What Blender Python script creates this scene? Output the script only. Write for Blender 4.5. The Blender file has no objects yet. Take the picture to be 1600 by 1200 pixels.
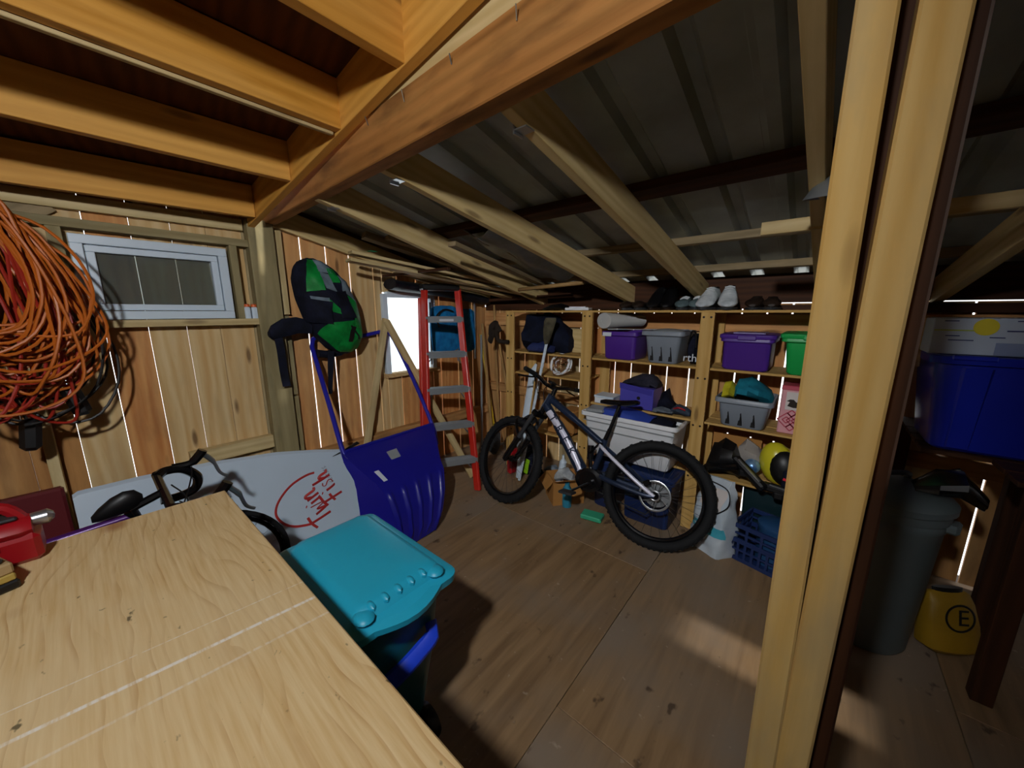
import bpy, bmesh, math, random
from mathutils import Vector, Matrix, Euler
random.seed(7)
SC = bpy.context.scene
COL = SC.collection
PI = math.pi
# ------------------------------------------------------------------ camera, world, light, exposure
cam_d = bpy.data.cameras.new('camera'); cam = bpy.data.objects.new('camera', cam_d); COL.objects.link(cam)
cam_d.sensor_width = 36.0; cam_d.lens = 36.0*568.0/1600.0; cam_d.clip_start = 0.02; cam_d.clip_end = 200
cam.location = (0, 0, 1.55); cam.rotation_euler = (math.radians(90-11.25), 0, math.radians(40))
SC.camera = cam
w = bpy.data.worlds.new('overcast'); SC.world = w; w.use_nodes = True
w.node_tree.nodes['Background'].inputs[0].default_value = (0.96, 0.98, 1.0, 1); w.node_tree.nodes['Background'].inputs[1].default_value = 2.2
SC.view_settings.view_transform = 'Standard'; SC.view_settings.look = 'None'
SC.view_settings.exposure = 0.0; SC.view_settings.gamma = 1.0; SC.view_settings.use_curve_mapping = False
# the photographer's lamp: a wide reflector high on the left of the camera
ld = bpy.data.lights.new('work_lamp', 'SPOT'); ld.energy = 19.5; ld.shadow_soft_size = 0.05; ld.color = (0.97, 0.985, 1.0); ld.spot_size = math.radians(160); ld.spot_blend = .45
ld.use_nodes = True; _nt = ld.node_tree; _f = _nt.nodes.new('ShaderNodeLightFalloff'); _f.inputs['Strength'].default_value = 1.0; _f.inputs['Smooth'].default_value = 0
_m = _nt.nodes.new('ShaderNodeMath'); _m.operation = 'MULTIPLY_ADD'; _m.inputs[1].default_value = .42; _nt.links.new(_f.outputs['Constant'], _m.inputs[0])
_k = _nt.nodes.new('ShaderNodeMath'); _k.operation = 'MULTIPLY'; _k.inputs[1].default_value = 1.2; _nt.links.new(_f.outputs['Linear'], _k.inputs[0]); _nt.links.new(_k.outputs[0], _m.inputs[2])
_nt.links.new(_m.outputs[0], _nt.nodes['Emission'].inputs['Strength'])
lo = bpy.data.objects.new('work_lamp', ld); lo.location = (-0.17, -0.47, 2.23); lo.rotation_euler = (math.radians(76), 0, math.radians(61)); COL.objects.link(lo)

# low sun let in by a gap added to the unseen right wall
sd = bpy.data.lights.new('sun', 'SUN'); sd.energy = 4.0; sd.angle = math.radians(1.6); sd.color = (1, .97, .92)
so_ = bpy.data.objects.new('sun', sd); so_.rotation_euler = (0, math.radians(90-25), 0); so_.location = (6, 1.8, 4); COL.objects.link(so_)
# ------------------------------------------------------------------ helpers
def V(*a): return Vector(a[0]) if len(a) == 1 else Vector(a)
def rgb(h):
    h = h.lstrip('#'); c = [int(h[i:i+2], 16)/255 for i in (0, 2, 4)]
    return tuple((x/12.92 if x <= .04045 else ((x+.055)/1.055)**2.4) for x in c) + (1,)
def lerp(a, b, t): return a+(b-a)*t
WM = {}
class MB:
    def __init__(s): s.v = []; s.f = []; s.sm = []
    def add(s, vs, fs, smooth=False):
        n = len(s.v); s.v += [Vector(v) for v in vs]
        for f in fs: s.f.append([i+n for i in f]); s.sm.append(smooth)
        return s
    def box(s, c, size, R=None, bev=0.0, taper=None):
        hx, hy, hz = [x/2 for x in size]; c = Vector(c); b = min(bev, hx*.9, hy*.9, hz*.9)
        def T(p):
            p = Vector(p)
            if taper: p.x *= lerp(1, taper[0], (p.z+hz)/(2*hz)); p.y *= lerp(1, taper[1], (p.z+hz)/(2*hz))
            return c+(R @ p if R is not None else p)
        if b <= 0:
            vs = [T((x*hx, y*hy, z*hz)) for x in (-1, 1) for y in (-1, 1) for z in (-1, 1)]
            return s.add(vs, [(0,1,3,2),(4,6,7,5),(0,4,5,1),(2,3,7,6),(0,2,6,4),(1,5,7,3)])
        idx = {}; vs = []; h = (hx, hy, hz)
        for sx in (-1, 1):
            for sy in (-1, 1):
                for sz in (-1, 1):
                    for k in range(3):
                        q = [sg*(h[i]-(0 if i == k else b)) for i, sg in enumerate((sx, sy, sz))]
                        idx[(sx, sy, sz, k)] = len(vs); vs.append(T(q))
        fs = []
        for k in range(3):
            a, d = [i for i in range(3) if i != k]
            for sg in (-1, 1):
                f = []
                for (u, v_) in ((-1,-1),(1,-1),(1,1),(-1,1)):
                    q = [0,0,0]; q[k] = sg; q[a] = u; q[d] = v_; f.append(idx[(*q, k)])
                fs.append(f)
            for u in (-1, 1):
                for v_ in (-1, 1):
                    f = []
                    for (e, var) in ((-1,a),(1,a),(1,d),(-1,d)):
                        q = [0,0,0]; q[k] = e; q[a] = u; q[d] = v_; f.append(idx[(*q, var)])
                    fs.append(f)
        for sx in (-1, 1):
            for sy in (-1, 1):
                for sz in (-1, 1): fs.append([idx[(sx, sy, sz, k)] for k in range(3)])
        return s.add(vs, fs)
    def bar(s, a, b, w, h, up=(0,0,1), bev=0.0):
        M, L = frame(a, b, up); return s.box((Vector(a)+Vector(b))/2, (L, w, h), M.to_3x3(), bev)
    def loft(s, rings, cap=True, closed=True, smooth=True):
        n = len(rings[0]); vs = [p for r in rings for p in r]; fs = []
        for i in range(len(rings)-1):
            for j in range(n if closed else n-1):
                k = (j+1) % n; fs.append((i*n+j, i*n+k, (i+1)*n+k, (i+1)*n+j))
        s.add(vs, fs, smooth)
        if cap and closed:
            s.add(rings[0], [tuple(range(n))]); s.add(rings[-1], [tuple(range(n))])
        return s
    def tube(s, pts, r, n=8, closed=False, cap=True, flat=None):
        pts = [Vector(p) for p in pts]; m = len(pts); rings = []
        rr = r if isinstance(r, (list, tuple)) else [r]*m
        up = None
        for i, p in enumerate(pts):
            if closed: t = pts[(i+1) % m]-pts[i-1]
            else: t = pts[min(i+1, m-1)]-pts[max(i-1, 0)]
            if t.length < 1e-9: t = Vector((0,0,1))
            t.normalize()
            if up is None:
                up = Vector((0,0,1)) if abs(t.z) < .9 else Vector((1,0,0))
            x = up-t*up.dot(t)
            if x.length < 1e-6: x = t.orthogonal()
            x.normalize(); y = t.cross(x); up = x
            ky = flat if flat else 1
            rings.append([p+(x*math.cos(2*PI*j/n)+y*math.sin(2*PI*j/n)*ky)*rr[i] for j in range(n)])
        if closed: rings.append(rings[0])
        return s.loft(rings, cap and not closed)
    def lathe(s, prof, c=(0,0,0), R=None, n=24, cap=True, sx=1, sy=1):
        c = Vector(c); rings = []
        for (r, z) in prof:
            ring = [Vector((r*sx*math.cos(2*PI*j/n), r*sy*math.sin(2*PI*j/n), z)) for j in range(n)]
            rings.append([c+(R @ p if R is not None else p) for p in ring])
        return s.loft(rings, cap)
    def torus(s, c, R0, r, R=None, n=40, m=8, sz=1.0):
        c = Vector(c); rings = []
        for i in range(n):
            a = 2*PI*i/n; ring = []
            for j in range(m):
                b = 2*PI*j/m; q = Vector(((R0+r*math.cos(b))*math.cos(a), (R0+r*math.cos(b))*math.sin(a), r*sz*math.sin(b)))
                ring.append(c+(R @ q if R is not None else q))
            rings.append(ring)
        rings.append(rings[0]); return s.loft(rings, False)
    def prism(s, poly, o, ux, uy, d):
        o, ux, uy, d = Vector(o), Vector(ux), Vector(uy), Vector(d); n = len(poly)
        a = [o+ux*p[0]+uy*p[1] for p in poly]; b = [p+d for p in a]
        return s.add(a+b, [tuple(range(n)), tuple(range(n, 2*n))]+[(i, (i+1) % n, n+(i+1) % n, n+i) for i in range(n)])
    def ball(s, c, r, R=None, n=14, m=8, fn=None):
        r = (r, r, r) if not isinstance(r, (tuple, list)) else r; c = Vector(c); rings = []
        for i in range(m+1):
            th = PI*i/m; th = min(max(th, .02), PI-.02); ring = []
            for j in range(n):
                ph = 2*PI*j/n; q = Vector((r[0]*math.sin(th)*math.cos(ph), r[1]*math.sin(th)*math.sin(ph), r[2]*math.cos(th)))
                if fn: q = fn(q)
                ring.append(c+(R @ q if R is not None else q))
            rings.append(ring)
        return s.loft(rings)
    def grid(s, fn, nu, nv, thick=0.0, smooth=True):
        P = [[Vector(fn(i/nu, j/nv)) for j in range(nv+1)] for i in range(nu+1)]
        vs = [p for row in P for p in row]; W = nv+1
        fs = [(i*W+j, i*W+j+1, (i+1)*W+j+1, (i+1)*W+j) for i in range(nu) for j in range(nv)]
        if not thick: return s.add(vs, fs, smooth)
        nn = []
        for i in range(nu+1):
            for j in range(nv+1):
                du = P[min(i+1, nu)][j]-P[max(i-1, 0)][j]; dv = P[i][min(j+1, nv)]-P[i][max(j-1, 0)]
                c = du.cross(dv); nn.append(c.normalized() if c.length > 1e-12 else Vector((0,0,1)))
        N = len(vs); vs2 = [v-n*thick for v, n in zip(vs, nn)]
        edge = [i*W for i in range(nu+1)]+[nu*W+j for j in range(1, nv+1)]+[i*W+nv for i in range(nu-1, -1, -1)]+[j for j in range(nv-1, 0, -1)]
        fs2 = [tuple(N+i for i in reversed(f)) for f in fs]+[(edge[i], edge[(i+1) % len(edge)], N+edge[(i+1) % len(edge)], N+edge[i]) for i in range(len(edge))]
        return s.add(vs+vs2, fs+fs2, smooth)
    def mesh(s, name, inv):
        me = bpy.data.meshes.new(name); me.from_pydata([inv @ v for v in s.v], [], s.f)
        for p, q in zip(me.polygons, s.sm): p.use_smooth = q
        bm = bmesh.new(); bm.from_mesh(me); bmesh.ops.remove_doubles(bm, verts=bm.verts, dist=1e-5)
        bmesh.ops.recalc_face_normals(bm, faces=bm.faces)
        for e in bm.edges:
            if len(e.link_faces) == 2 and e.calc_face_angle(0) > .7: e.smooth = False
        bm.to_mesh(me); bm.free()
        return me
def frame(a, b, up=(0,0,1)):
    a, b = Vector(a), Vector(b); d = b-a; L = d.length; x = d.normalized(); z = Vector(up); z = z-x*z.dot(x)
    if z.length < 1e-5: z = x.orthogonal()
    z.normalize(); y = z.cross(x)
    M = Matrix((x, y, z)).transposed().to_4x4(); M.translation = (a+b)/2
    return M, L
def props(o, label=None, cat=None, group=None, kind=None):
    if label: o['label'] = label
    if cat: o['category'] = cat
    if group: o['group'] = group
    if kind: o['kind'] = kind
    return o
def _link(o, parent, W):
    COL.objects.link(o)
    if parent is not None:
        o.parent = parent; o.matrix_basis = WM[parent.name].inverted() @ W
    else: o.matrix_basis = W
    WM[o.name] = W.copy(); return o
def thing(name, label, cat, loc=(0,0,0), group=None, kind=None):
    return props(_link(bpy.data.objects.new(name, None), None, Matrix.Translation(Vector(loc))), label, cat, group, kind)
def build(mb, name, mat, parent=None, W=None, label=None):
    if W is None:
        if parent is not None: W = Matrix.Translation(WM[parent.name].to_translation())
        else:
            xs = [v.x for v in mb.v]; ys = [v.y for v in mb.v]; zs = [v.z for v in mb.v]
            W = Matrix.Translation(((min(xs)+max(xs))/2, (min(ys)+max(ys))/2, min(zs)))
    me = mb.mesh(name, W.inverted()); me.materials.append(mat)
    o = _link(bpy.data.objects.new(name, me), parent, W)
    if label: o['label'] = label
    return o
def beam(name, a, b, w, h, mat, parent=None, up=(0,0,1), bev=.002, label=None):
    """a board from a to b; its own X runs along the grain; w sideways, h along up"""
    M, L = frame(a, b, up); mb = MB().box((0,0,0), (L, w, h), None, bev)
    me = mb.mesh(name, Matrix.Identity(4)); me.materials.append(mat)
    o = _link(bpy.data.objects.new(name, me), parent, M)
    if label: o['label'] = label
    return o
def text_mb(body, size, o, ux, uy, ext=.0006, align='CENTER'):
    cu = bpy.data.curves.new('lettering', 'FONT'); cu.body = body; cu.size = size; cu.extrude = ext; cu.align_x = align; cu.align_y = 'CENTER'; cu.resolution_u = 2
    ob = bpy.data.objects.new('lettering', cu); COL.objects.link(ob); bpy.context.view_layer.update()
    me = ob.to_mesh(); o, ux, uy = Vector(o), Vector(ux).normalized(), Vector(uy).normalized(); uz = ux.cross(uy)
    mb = MB(); mb.add([o+ux*v.co.x+uy*v.co.y+uz*v.co.z for v in me.vertices], [tuple(p.vertices) for p in me.polygons])
    ob.to_mesh_clear(); bpy.data.objects.remove(ob); bpy.data.curves.remove(cu); return mb
def spline(P, n=6, closed=False):
    P = [Vector(p) for p in P]; m = len(P); out = []
    for i in range(m if closed else m-1):
        if closed: a, b, c, d = P[i-1], P[i], P[(i+1) % m], P[(i+2) % m]
        else: a, b, c, d = P[max(i-1, 0)], P[i], P[i+1], P[min(i+2, m-1)]
        for k in range(n):
            t = k/n; out.append(.5*((2*b)+(c-a)*t+(2*a-5*b+4*c-d)*t*t+(3*b-a-3*c+d)*t**3))
    if not closed: out.append(P[-1])
    return out
def rotx(d): return Matrix.Rotation(math.radians(d), 3, 'X')
def roty(d): return Matrix.Rotation(math.radians(d), 3, 'Y')
def rotz(d): return Matrix.Rotation(math.radians(d), 3, 'Z')
def spin(root, loc, deg=0, tilt=None):
    M = Matrix.Translation(Vector(loc)) @ Matrix.Rotation(math.radians(deg), 4, 'Z')
    if tilt is not None: M = M @ tilt.to_4x4()
    root.matrix_basis = M
def dup(root, loc=None, deg=0, label=None, group=None):
    r = root.copy(); COL.objects.link(r)
    if loc is not None: spin(r, loc, deg)
    if label: r['label'] = label
    if group: r['group'] = group
    for ch in list(root.children):
        c = ch.copy(); COL.objects.link(c); c.parent = r
        for g in list(ch.children):
            d = g.copy(); COL.objects.link(d); d.parent = c
    return r
# ------------------------------------------------------------------ materials
def newmat(name):
    m = bpy.data.materials.new(name); m.use_nodes = True; return m, m.node_tree, m.node_tree.nodes['Principled BSDF']
def N(nt, t, **kw):
    n = nt.nodes.new(t)
    for k, v in kw.items(): setattr(n, k, v)
    return n
def mixc(nt, f, a, b, mode='MIX'):
    m = N(nt, 'ShaderNodeMix', data_type='RGBA', blend_type=mode)
    for s, val in ((0, f), (6, a), (7, b)):
        if hasattr(val, 'is_linked'): nt.links.new(val, m.inputs[s])
        else: m.inputs[s].default_value = val
    return m.outputs[2]
def rng(nt, x, a, b, c=0., d=1.):
    r = N(nt, 'ShaderNodeMapRange'); nt.links.new(x, r.inputs[0])
    for i, q in enumerate((a, b, c, d)): r.inputs[i+1].default_value = q
    return r.outputs[0]
def mth(nt, op, a, b=None):
    m = N(nt, 'ShaderNodeMath', operation=op)
    for i, q in enumerate((a, b)):
        if q is None: continue
        if hasattr(q, 'is_linked'): nt.links.new(q, m.inputs[i])
        else: m.inputs[i].default_value = q
    return m.outputs[0]
def coords(nt, sc=(1,1,1), shift=True):
    tc = N(nt, 'ShaderNodeTexCoord'); out = tc.outputs['Object']
    if shift:
        oi = N(nt, 'ShaderNodeObjectInfo'); sm = N(nt, 'ShaderNodeVectorMath', operation='SCALE'); sm.inputs[0].default_value = (13, 29, 41)
        nt.links.new(oi.outputs['Random'], sm.inputs['Scale']); ad = N(nt, 'ShaderNodeVectorMath', operation='ADD')
        nt.links.new(out, ad.inputs[0]); nt.links.new(sm.outputs[0], ad.inputs[1]); out = ad.outputs[0]
    mp = N(nt, 'ShaderNodeVectorMath', operation='MULTIPLY'); nt.links.new(out, mp.inputs[0]); mp.inputs[1].default_value = sc
    return mp.outputs[0]
def noise(nt, vec, scale, detail=4, dist=0., rough=.55):
    n = N(nt, 'ShaderNodeTexNoise'); nt.links.new(vec, n.inputs['Vector']); n.inputs['Scale'].default_value = scale
    n.inputs['Detail'].default_value = detail; n.inputs['Distortion'].default_value = dist; n.inputs['Roughness'].default_value = rough
    return n.outputs[0]
def bump(nt, b, h, s=.3, d=.002):
    n = N(nt, 'ShaderNodeBump'); n.inputs['Strength'].default_value = s; n.inputs['Distance'].default_value = d
    nt.links.new(h, n.inputs['Height']); nt.links.new(n.outputs[0], b.inputs['Normal'])
def wood(name, c1, c2, var=None, vamt=.5, knot=.8, dirt=None, damt=0., rough=.72, rings=.5, s=1.0):
    """grain along the object's own X"""
    m, nt, b = newmat(name); L = nt.links
    v = coords(nt, (1.1*s, 15*s, 15*s)); st = noise(nt, v, 1.5, 6, .8, .65)
    v2 = coords(nt, (.45*s, 3.4*s, 3.4*s)); wv = N(nt, 'ShaderNodeTexWave', wave_type='RINGS', rings_direction='X'); L.new(v2, wv.inputs[0])
    wv.inputs['Scale'].default_value = 2.6; wv.inputs['Distortion'].default_value = 8; wv.inputs['Detail'].default_value = 3; wv.inputs['Detail Scale'].default_value = .8
    f = mth(nt, 'ADD', mth(nt, 'MULTIPLY', st, 1-rings*.55), mth(nt, 'MULTIPLY', wv.outputs['Fac'], rings*.55))
    col = mixc(nt, rng(nt, f, .3, .75), rgb(c1), rgb(c2))
    lf = noise(nt, coords(nt, (.8, 7, 7)), 1.15, 4, .6); 
    if var:
        oi = N(nt, 'ShaderNodeObjectInfo'); rr = mth(nt, 'MULTIPLY', oi.outputs['Random'], vamt)
        col = mixc(nt, mth(nt, 'ADD', mth(nt, 'MULTIPLY', rng(nt, lf, .45, .65), vamt*.6), mth(nt, 'MULTIPLY', rr, .7)), col, rgb(var))
    if knot:
        vo = N(nt, 'ShaderNodeTexVoronoi'); L.new(coords(nt, (2.2*s, 9*s, 9*s)), vo.inputs['Vector']); vo.inputs['Scale'].default_value = 1.0
        k = rng(nt, vo.outputs['Distance'], .07, .16, knot, 0.); col = mixc(nt, k, col, rgb('#4a2a12'))
    if dirt:
        dn = noise(nt, coords(nt, (1.5, 5, 5)), 1.7, 5); col = mixc(nt, rng(nt, dn, .48, .7, 0, damt), col, rgb(dirt))
    L.new(col, b.inputs['Base Color']); b.inputs['Roughness'].default_value = rough; b.inputs['Specular IOR Level'].default_value = .25
    bump(nt, b, st, .25, .0015); return m
def plain(name, c, rough=.5, metal=0., var=0., spec=.5, sc=8., bmp=0., c2=None, coat=0.):
    m, nt, b = newmat(name); v = coords(nt); n = noise(nt, v, sc, 4)
    if c2 or var:
        k = rgb(c); d = rgb(c2) if c2 else tuple(x*(1-var) for x in k[:3])+(1,)
        nt.links.new(mixc(nt, rng(nt, n, .35, .65), k, d), b.inputs['Base Color'])
    else: b.inputs['Base Color'].default_value = rgb(c)
    b.inputs['Roughness'].default_value = rough; b.inputs['Metallic'].default_value = metal; b.inputs['Specular IOR Level'].default_value = spec
    if coat: b.inputs['Coat Weight'].default_value = coat; b.inputs['Coat Roughness'].default_value = .1
    if bmp: bump(nt, b, noise(nt, v, sc*6, 3), bmp, .003)
    return m
def fabric(name, c, c2=None, bmp=.5, rough=.85): return plain(name, c, rough, 0, .25, .2, 14, bmp, c2)
M = {}
M['plank_pale'] = wood('pale_fence_plank', '#d6be90', '#bf9c66', '#c0945a', .5, .75, '#8c7a60', .25)
M['plank_orange'] = wood('orange_cedar_plank', '#cc9256', '#b06d38', '#d8b07a', .45, .7, '#5a4634', .35)
M['plank_grey'] = wood('weathered_tan_plank', '#b8a67e', '#9c885e', '#8a7a5c', .5, .6, '#55503f', .5)
M['plank_brown'] = wood('brown_wall_plank', '#b0804a', '#8d5f34', '#c49c68', .5, .6, '#3b2c1c', .4)
M['stud'] = wood('grey_stud_timber', '#a1936c', '#867650', '#6f6748', .5, .5, '#57543f', .5)
M['joist'] = wood('honey_joist_timber', '#d89c42', '#b87c26', '#e4b264', .4, .5, None, 0, .6, .35)
M['loft'] = wood('dark_loft_plywood', '#5e3210', '#45220a', None, 0, .2, None, 0, .7, .6)
M['beam'] = wood('stained_old_beam', '#a9713a', '#7d5022', '#c08e50', .6, .6, '#3a2616', .6)
M['rafter'] = wood('pale_rafter_timber', '#d3bd8c', '#b89f6a', '#bf9f62', .4, .6, '#8a7a58', .25)
M['purlin'] = wood('dark_purlin_timber', '#472813', '#301a0a', None, 0, .3)
M['post'] = wood('yellow_post_timber', '#e2c07c', '#cfa458', '#c9a25c', .4, .5, '#a39678', .5)
M['shelf'] = wood('pine_shelf_timber', '#c9a566', '#ad8645', '#b98f4c', .4, .6, None, 0)
M['lumber'] = wood('pale_stored_lumber', '#d2be90', '#b39d6c', '#a58a58', .5, .5, '#7d6c50', .3)
M['lumber_grey'] = wood('grey_stored_lumber', '#8f7f62', '#6d5e45', '#a38d66', .4, .4, '#4a4234', .5)
M['metal_roof'] = plain('galvanised_roof', '#9ba29e', .5, .2, .2, .5, 3, .1, '#838880')
M['steel'] = plain('bright_steel', '#b8bcc0', .3, .9, .1)
M['alu'] = plain('grey_aluminium', '#9aa0a4', .4, .6, .1)
M['screw'] = plain('dark_screw', '#2a211a', .5, .5)
M['white_pvc'] = plain('white_vinyl', '#c8d6e2', .35, 0, .04)
M['black'] = plain('black_plastic', '#0d0d0f', .45)
M['rubber'] = plain('black_rubber', '#17181a', .8, 0, .2, .3, 30, .3)
def glass(name, tint='#e8f0f2', rough=.02):
    m, nt, b = newmat(name); b.inputs['Base Color'].default_value = rgb(tint); b.inputs['Transmission Weight'].default_value = 1; b.inputs['Roughness'].default_value = rough
    b.inputs['IOR'].default_value = 1.45; return m
M['glass'] = glass('window_glass'); M['reflection_tint_glass'] = glass('reflection_tint_glass', '#b4bcb4', .06); M['reflection_tint_glass'].node_tree.nodes['Principled BSDF'].inputs['Transmission Weight'].default_value = .85  # grey tint and lowered transmission imitate reflection on the pane
# ------------------------------------------------------------------ the setting
rnd = random.Random(3)
def zroof(y): return 2.13-.236*(y-.93)          # underside of the rafters
# floor of plywood sheets with open joints
def floor_mat():
    m, nt, b = newmat('worn_floor_plywood'); L = nt.links
    st = noise(nt, coords(nt, (14, 1.2, 1)), 1.5, 5, .5); col = mixc(nt, rng(nt, st, .3, .7), rgb('#917452'), rgb('#70563a'))
    lf = noise(nt, coords(nt, (1, 1, 1)), 1.6, 5); col = mixc(nt, rng(nt, lf, .4, .65), col, rgb('#7d6c5a'))
    kn = noise(nt, coords(nt, (5, 3, 1)), 2.6, 3); col = mixc(nt, rng(nt, kn, .66, .72, 0, .8), col, rgb('#3a2a1c'))
    sp = noise(nt, coords(nt), 26, 2); col = mixc(nt, rng(nt, sp, .7, .76, 0, .35), col, rgb('#b4a58e'))
    L.new(col, b.inputs['Base Color']); L.new(rng(nt, lf, .3, .7, .5, .75), b.inputs['Roughness']); bump(nt, b, st, .2, .002); return m
M['floor'] = floor_mat()
floor = build(MB().box((-.35, .35, -.06), (5.6, 5.8, .06)), 'floor', plain('subfloor_dark', '#2a2018', .9)); props(floor, kind='structure')
for i, xe in enumerate((-3.02, -1.86, -.62, .6, 1.82, 2.3)):
    if i == 5: break
    x1 = (-3.02, -1.86, -.62, .6, 1.82, 2.3)[i+1]
    ys = (-2.4, -.4, 1.02, 3.1) if i % 2 == 0 else (-2.4, .1, 2.02, 3.1)
    for y0, y1 in zip(ys, ys[1:]):
        build(MB().box(((xe+x1)/2, (y0+y1)/2, -.015+rnd.uniform(0, .002)), (x1-xe-.002, y1-y0-.002, .026), None, .002), 'plywood_sheet', M['floor'], floor)
# left wall
def root_s(name): return props(_link(bpy.data.objects.new(name, None), None, Matrix.Identity(4)), kind='structure')
wl = root_s('wall_left')
EL = [-2.3, -2.12, -1.95, -1.77, -1.6, -1.42, -1.25, -1.07, -.9, -.74, -.58, -.41, -.24, -.07, .108, .28, .45, .613, .80, .965]
tones = {-.24: 'plank_brown', -.07: 'plank_pale', .108: 'plank_orange', .28: 'plank_pale', .45: 'plank_pale', .613: 'plank_pale', .80: 'plank_grey'}
for a, b in zip(EL, EL[1:]):
    g = .0032 if a in (-.07, .108, .28, .45) else rnd.choice((.0008, .0014, .002))
    beam('plank', (-3.011, (a+b)/2, -.03), (-3.011, (a+b)/2, 2.26), b-a-g, .02, M[tones.get(a, 'plank_brown')], wl, up=(1,0,0), bev=.0015)
ER = [.965, 1.155, 1.336, 1.517, 1.72, 1.94, 2.15, 2.42, 2.66, 2.88, 3.1]
tr = ['plank_orange', 'plank_orange', 'plank_orange', 'plank_pale', 'plank_pale', 'plank_orange', 'plank_orange', 'plank_orange', 'plank_brown', 'plank_brown']
for i, (a, b) in enumerate(zip(ER, ER[1:])):
    y = (a+b)/2; zt = zroof(y)+.185; wd = b-a-.011
    cuts = [(y, wd, 0, zt)]
    if i == 4: cuts = [(1.757, .07, 0, zt), (1.868, .14, 0, .96), (1.868, .14, 1.72, zt)]
    if i == 5: cuts = [(y, wd, 0, .96), (y, wd, 1.72, zt)]
    if i == 6: cuts = [(2.235, .16, 0, .96), (2.235, .16, 1.72, zt), (2.368, .094, 0, zt)]
    for (yc, wc, za, zb) in cuts: beam('plank', (-3.011, yc, za), (-3.011, yc, zb), wc, .02, M[tr[i]], wl, up=(1,0,0), bev=.0015)
beam('gable_trim', (-2.99, .93, zroof(.93)+.155), (-2.99, 3.1, zroof(3.1)+.155), .02, .07, M['purlin'], wl)
# the framing in front of the planks
beam('girt', (-2.955, -2.3, 1.485), (-2.955, .83, 1.485), .09, .04, M['lumber'], wl, label='pale horizontal timber ledge under the white window')
beam('girt', (-2.96, -.6, 1.985), (-2.96, .83, 1.985), .07, .045, M['stud'], wl)
beam('stud', (-2.96, .725, 1.505), (-2.96, .725, 1.962), .04, .07, M['stud'], wl, up=(1,0,0))
beam('stud', (-2.96, .005, 1.505), (-2.96, .005, 1.962), .05, .07, M['stud'], wl, up=(1,0,0))
beam('stud', (-2.95, -.17, 0), (-2.95, -.17, 1.46), .04, .09, M['lumber'], wl, up=(1,0,0))
beam('stud', (-2.94, -.72, 0), (-2.94, -.72, 2.14), .1, .1, M['stud'], wl, up=(1,0,0))
beam('board', (-2.985, -.16, 2.02), (-2.985, -.03, 2.12), .2, .02, M['lumber_grey'], wl, up=(1,0,0))
beam('post', (-2.945, .885, 0), (-2.945, .885, 2.14), .15, .09, M['stud'], wl, up=(1,0,0), bev=.004, label='square grey timber corner post')
beam('furring', (-2.975, .99, 0), (-2.975, .99, .93), .045, .05, M['stud'], wl, up=(1,0,0))
beam('furring', (-2.975, .99, .94), (-2.975, .99, 1.52), .045, .05, M['stud'], wl, up=(1,0,0))
beam('furring', (-2.972, .995, 1.53), (-2.972, .995, 2.1), .05, .05, M['lumber'], wl, up=(1,0,0))
beam('girt', (-2.96, .97, .42), (-2.96, 3.08, .42), .07, .09, M['plank_brown'], wl)
beam('girt', (-2.965, .35, .63), (-2.965, .81, .63), .06, .09, M['lumber'], wl)
# back wall
wb = root_s('wall_back')
EB = [-3.03, -2.78, -2.6, -2.42, -2.27, -2.115, -1.96, -1.75, -1.57, -1.385, -1.235, -1.07, -.93, -.76, -.6, -.445, -.295, -.155, .02, .2, .435, .62, .8, .99, 1.2, 1.4, 1.6, 1.8, 2.0, 2.2, 2.3]
bt = ['plank_brown']*5+['plank_pale', 'plank_grey', 'plank_pale', 'plank_orange', 'plank_orange', 'plank_pale', 'plank_brown', 'plank_orange', 'plank_pale', 'plank_brown', 'plank_orange', 'plank_orange', 'plank_brown', 'plank_brown', 'plank_grey', 'plank_pale']+['plank_brown']*12
for i, (a, b) in enumerate(zip(EB, EB[1:])):
    beam('plank', ((a+b)/2, 3.111, -.03), ((a+b)/2, 3.111, 1.605), b-a-.011, .02, M[bt[i]], wb, up=(0,1,0), bev=.0015)
beam('girt', (-2.95, 3.075, 1.47), (2.2, 3.075, 1.47), .05, .13, M['plank_orange'], wb)
beam('girt', (-2.95, 3.075, .7), (2.2, 3.075, .7), .05, .09, M['plank_brown'], wb)
beam('stud', (-1.53, 3.06, 0), (-1.53, 3.06, 1.4), .09, .05, M['plank_orange'], wb, up=(0,1,0))
beam('stud', (.36, 3.06, 0), (.36, 3.06, 1.4), .05, .05, M['plank_brown'], wb, up=(0,1,0))
beam('frieze_board', (-3.0, 3.12, 1.706), (2.3, 3.12, 1.706), .02, .19, M['purlin'], wb)
beam('top_plate', (-2.95, 3.075, 1.60), (-.30, 3.075, 1.60), .05, .06, M['purlin'], wb)
beam('top_plate', (-.295, 3.075, 1.57), (2.2, 3.075, 1.57), .05, .05, M['purlin'], wb)
# walls out of the frame close the shed
wr = root_s('wall_right')
for i in range(27):
    y = -2.36+.2*i+.1
    zt = 2.98 if y < .85 else zroof(y)+.17
    for za, zc in (((0, .92), (1.24, zt)) if i == 20 else ((0, zt),)): beam('plank', (2.311, y, za), (2.311, y, zc), .1995, .02, M['plank_brown'], wr, up=(1,0,0), bev=.0005)  # one plank is cut open, an added gap that shapes the sun streak
wf = root_s('wall_front')
for i in range(27):
    x = -3.0+.2*i+.1
    beam('plank', (x, -2.311, 0), (x, -2.311, 3.0), .197, .02, M['plank_brown'], wf, up=(0,1,0))
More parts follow.
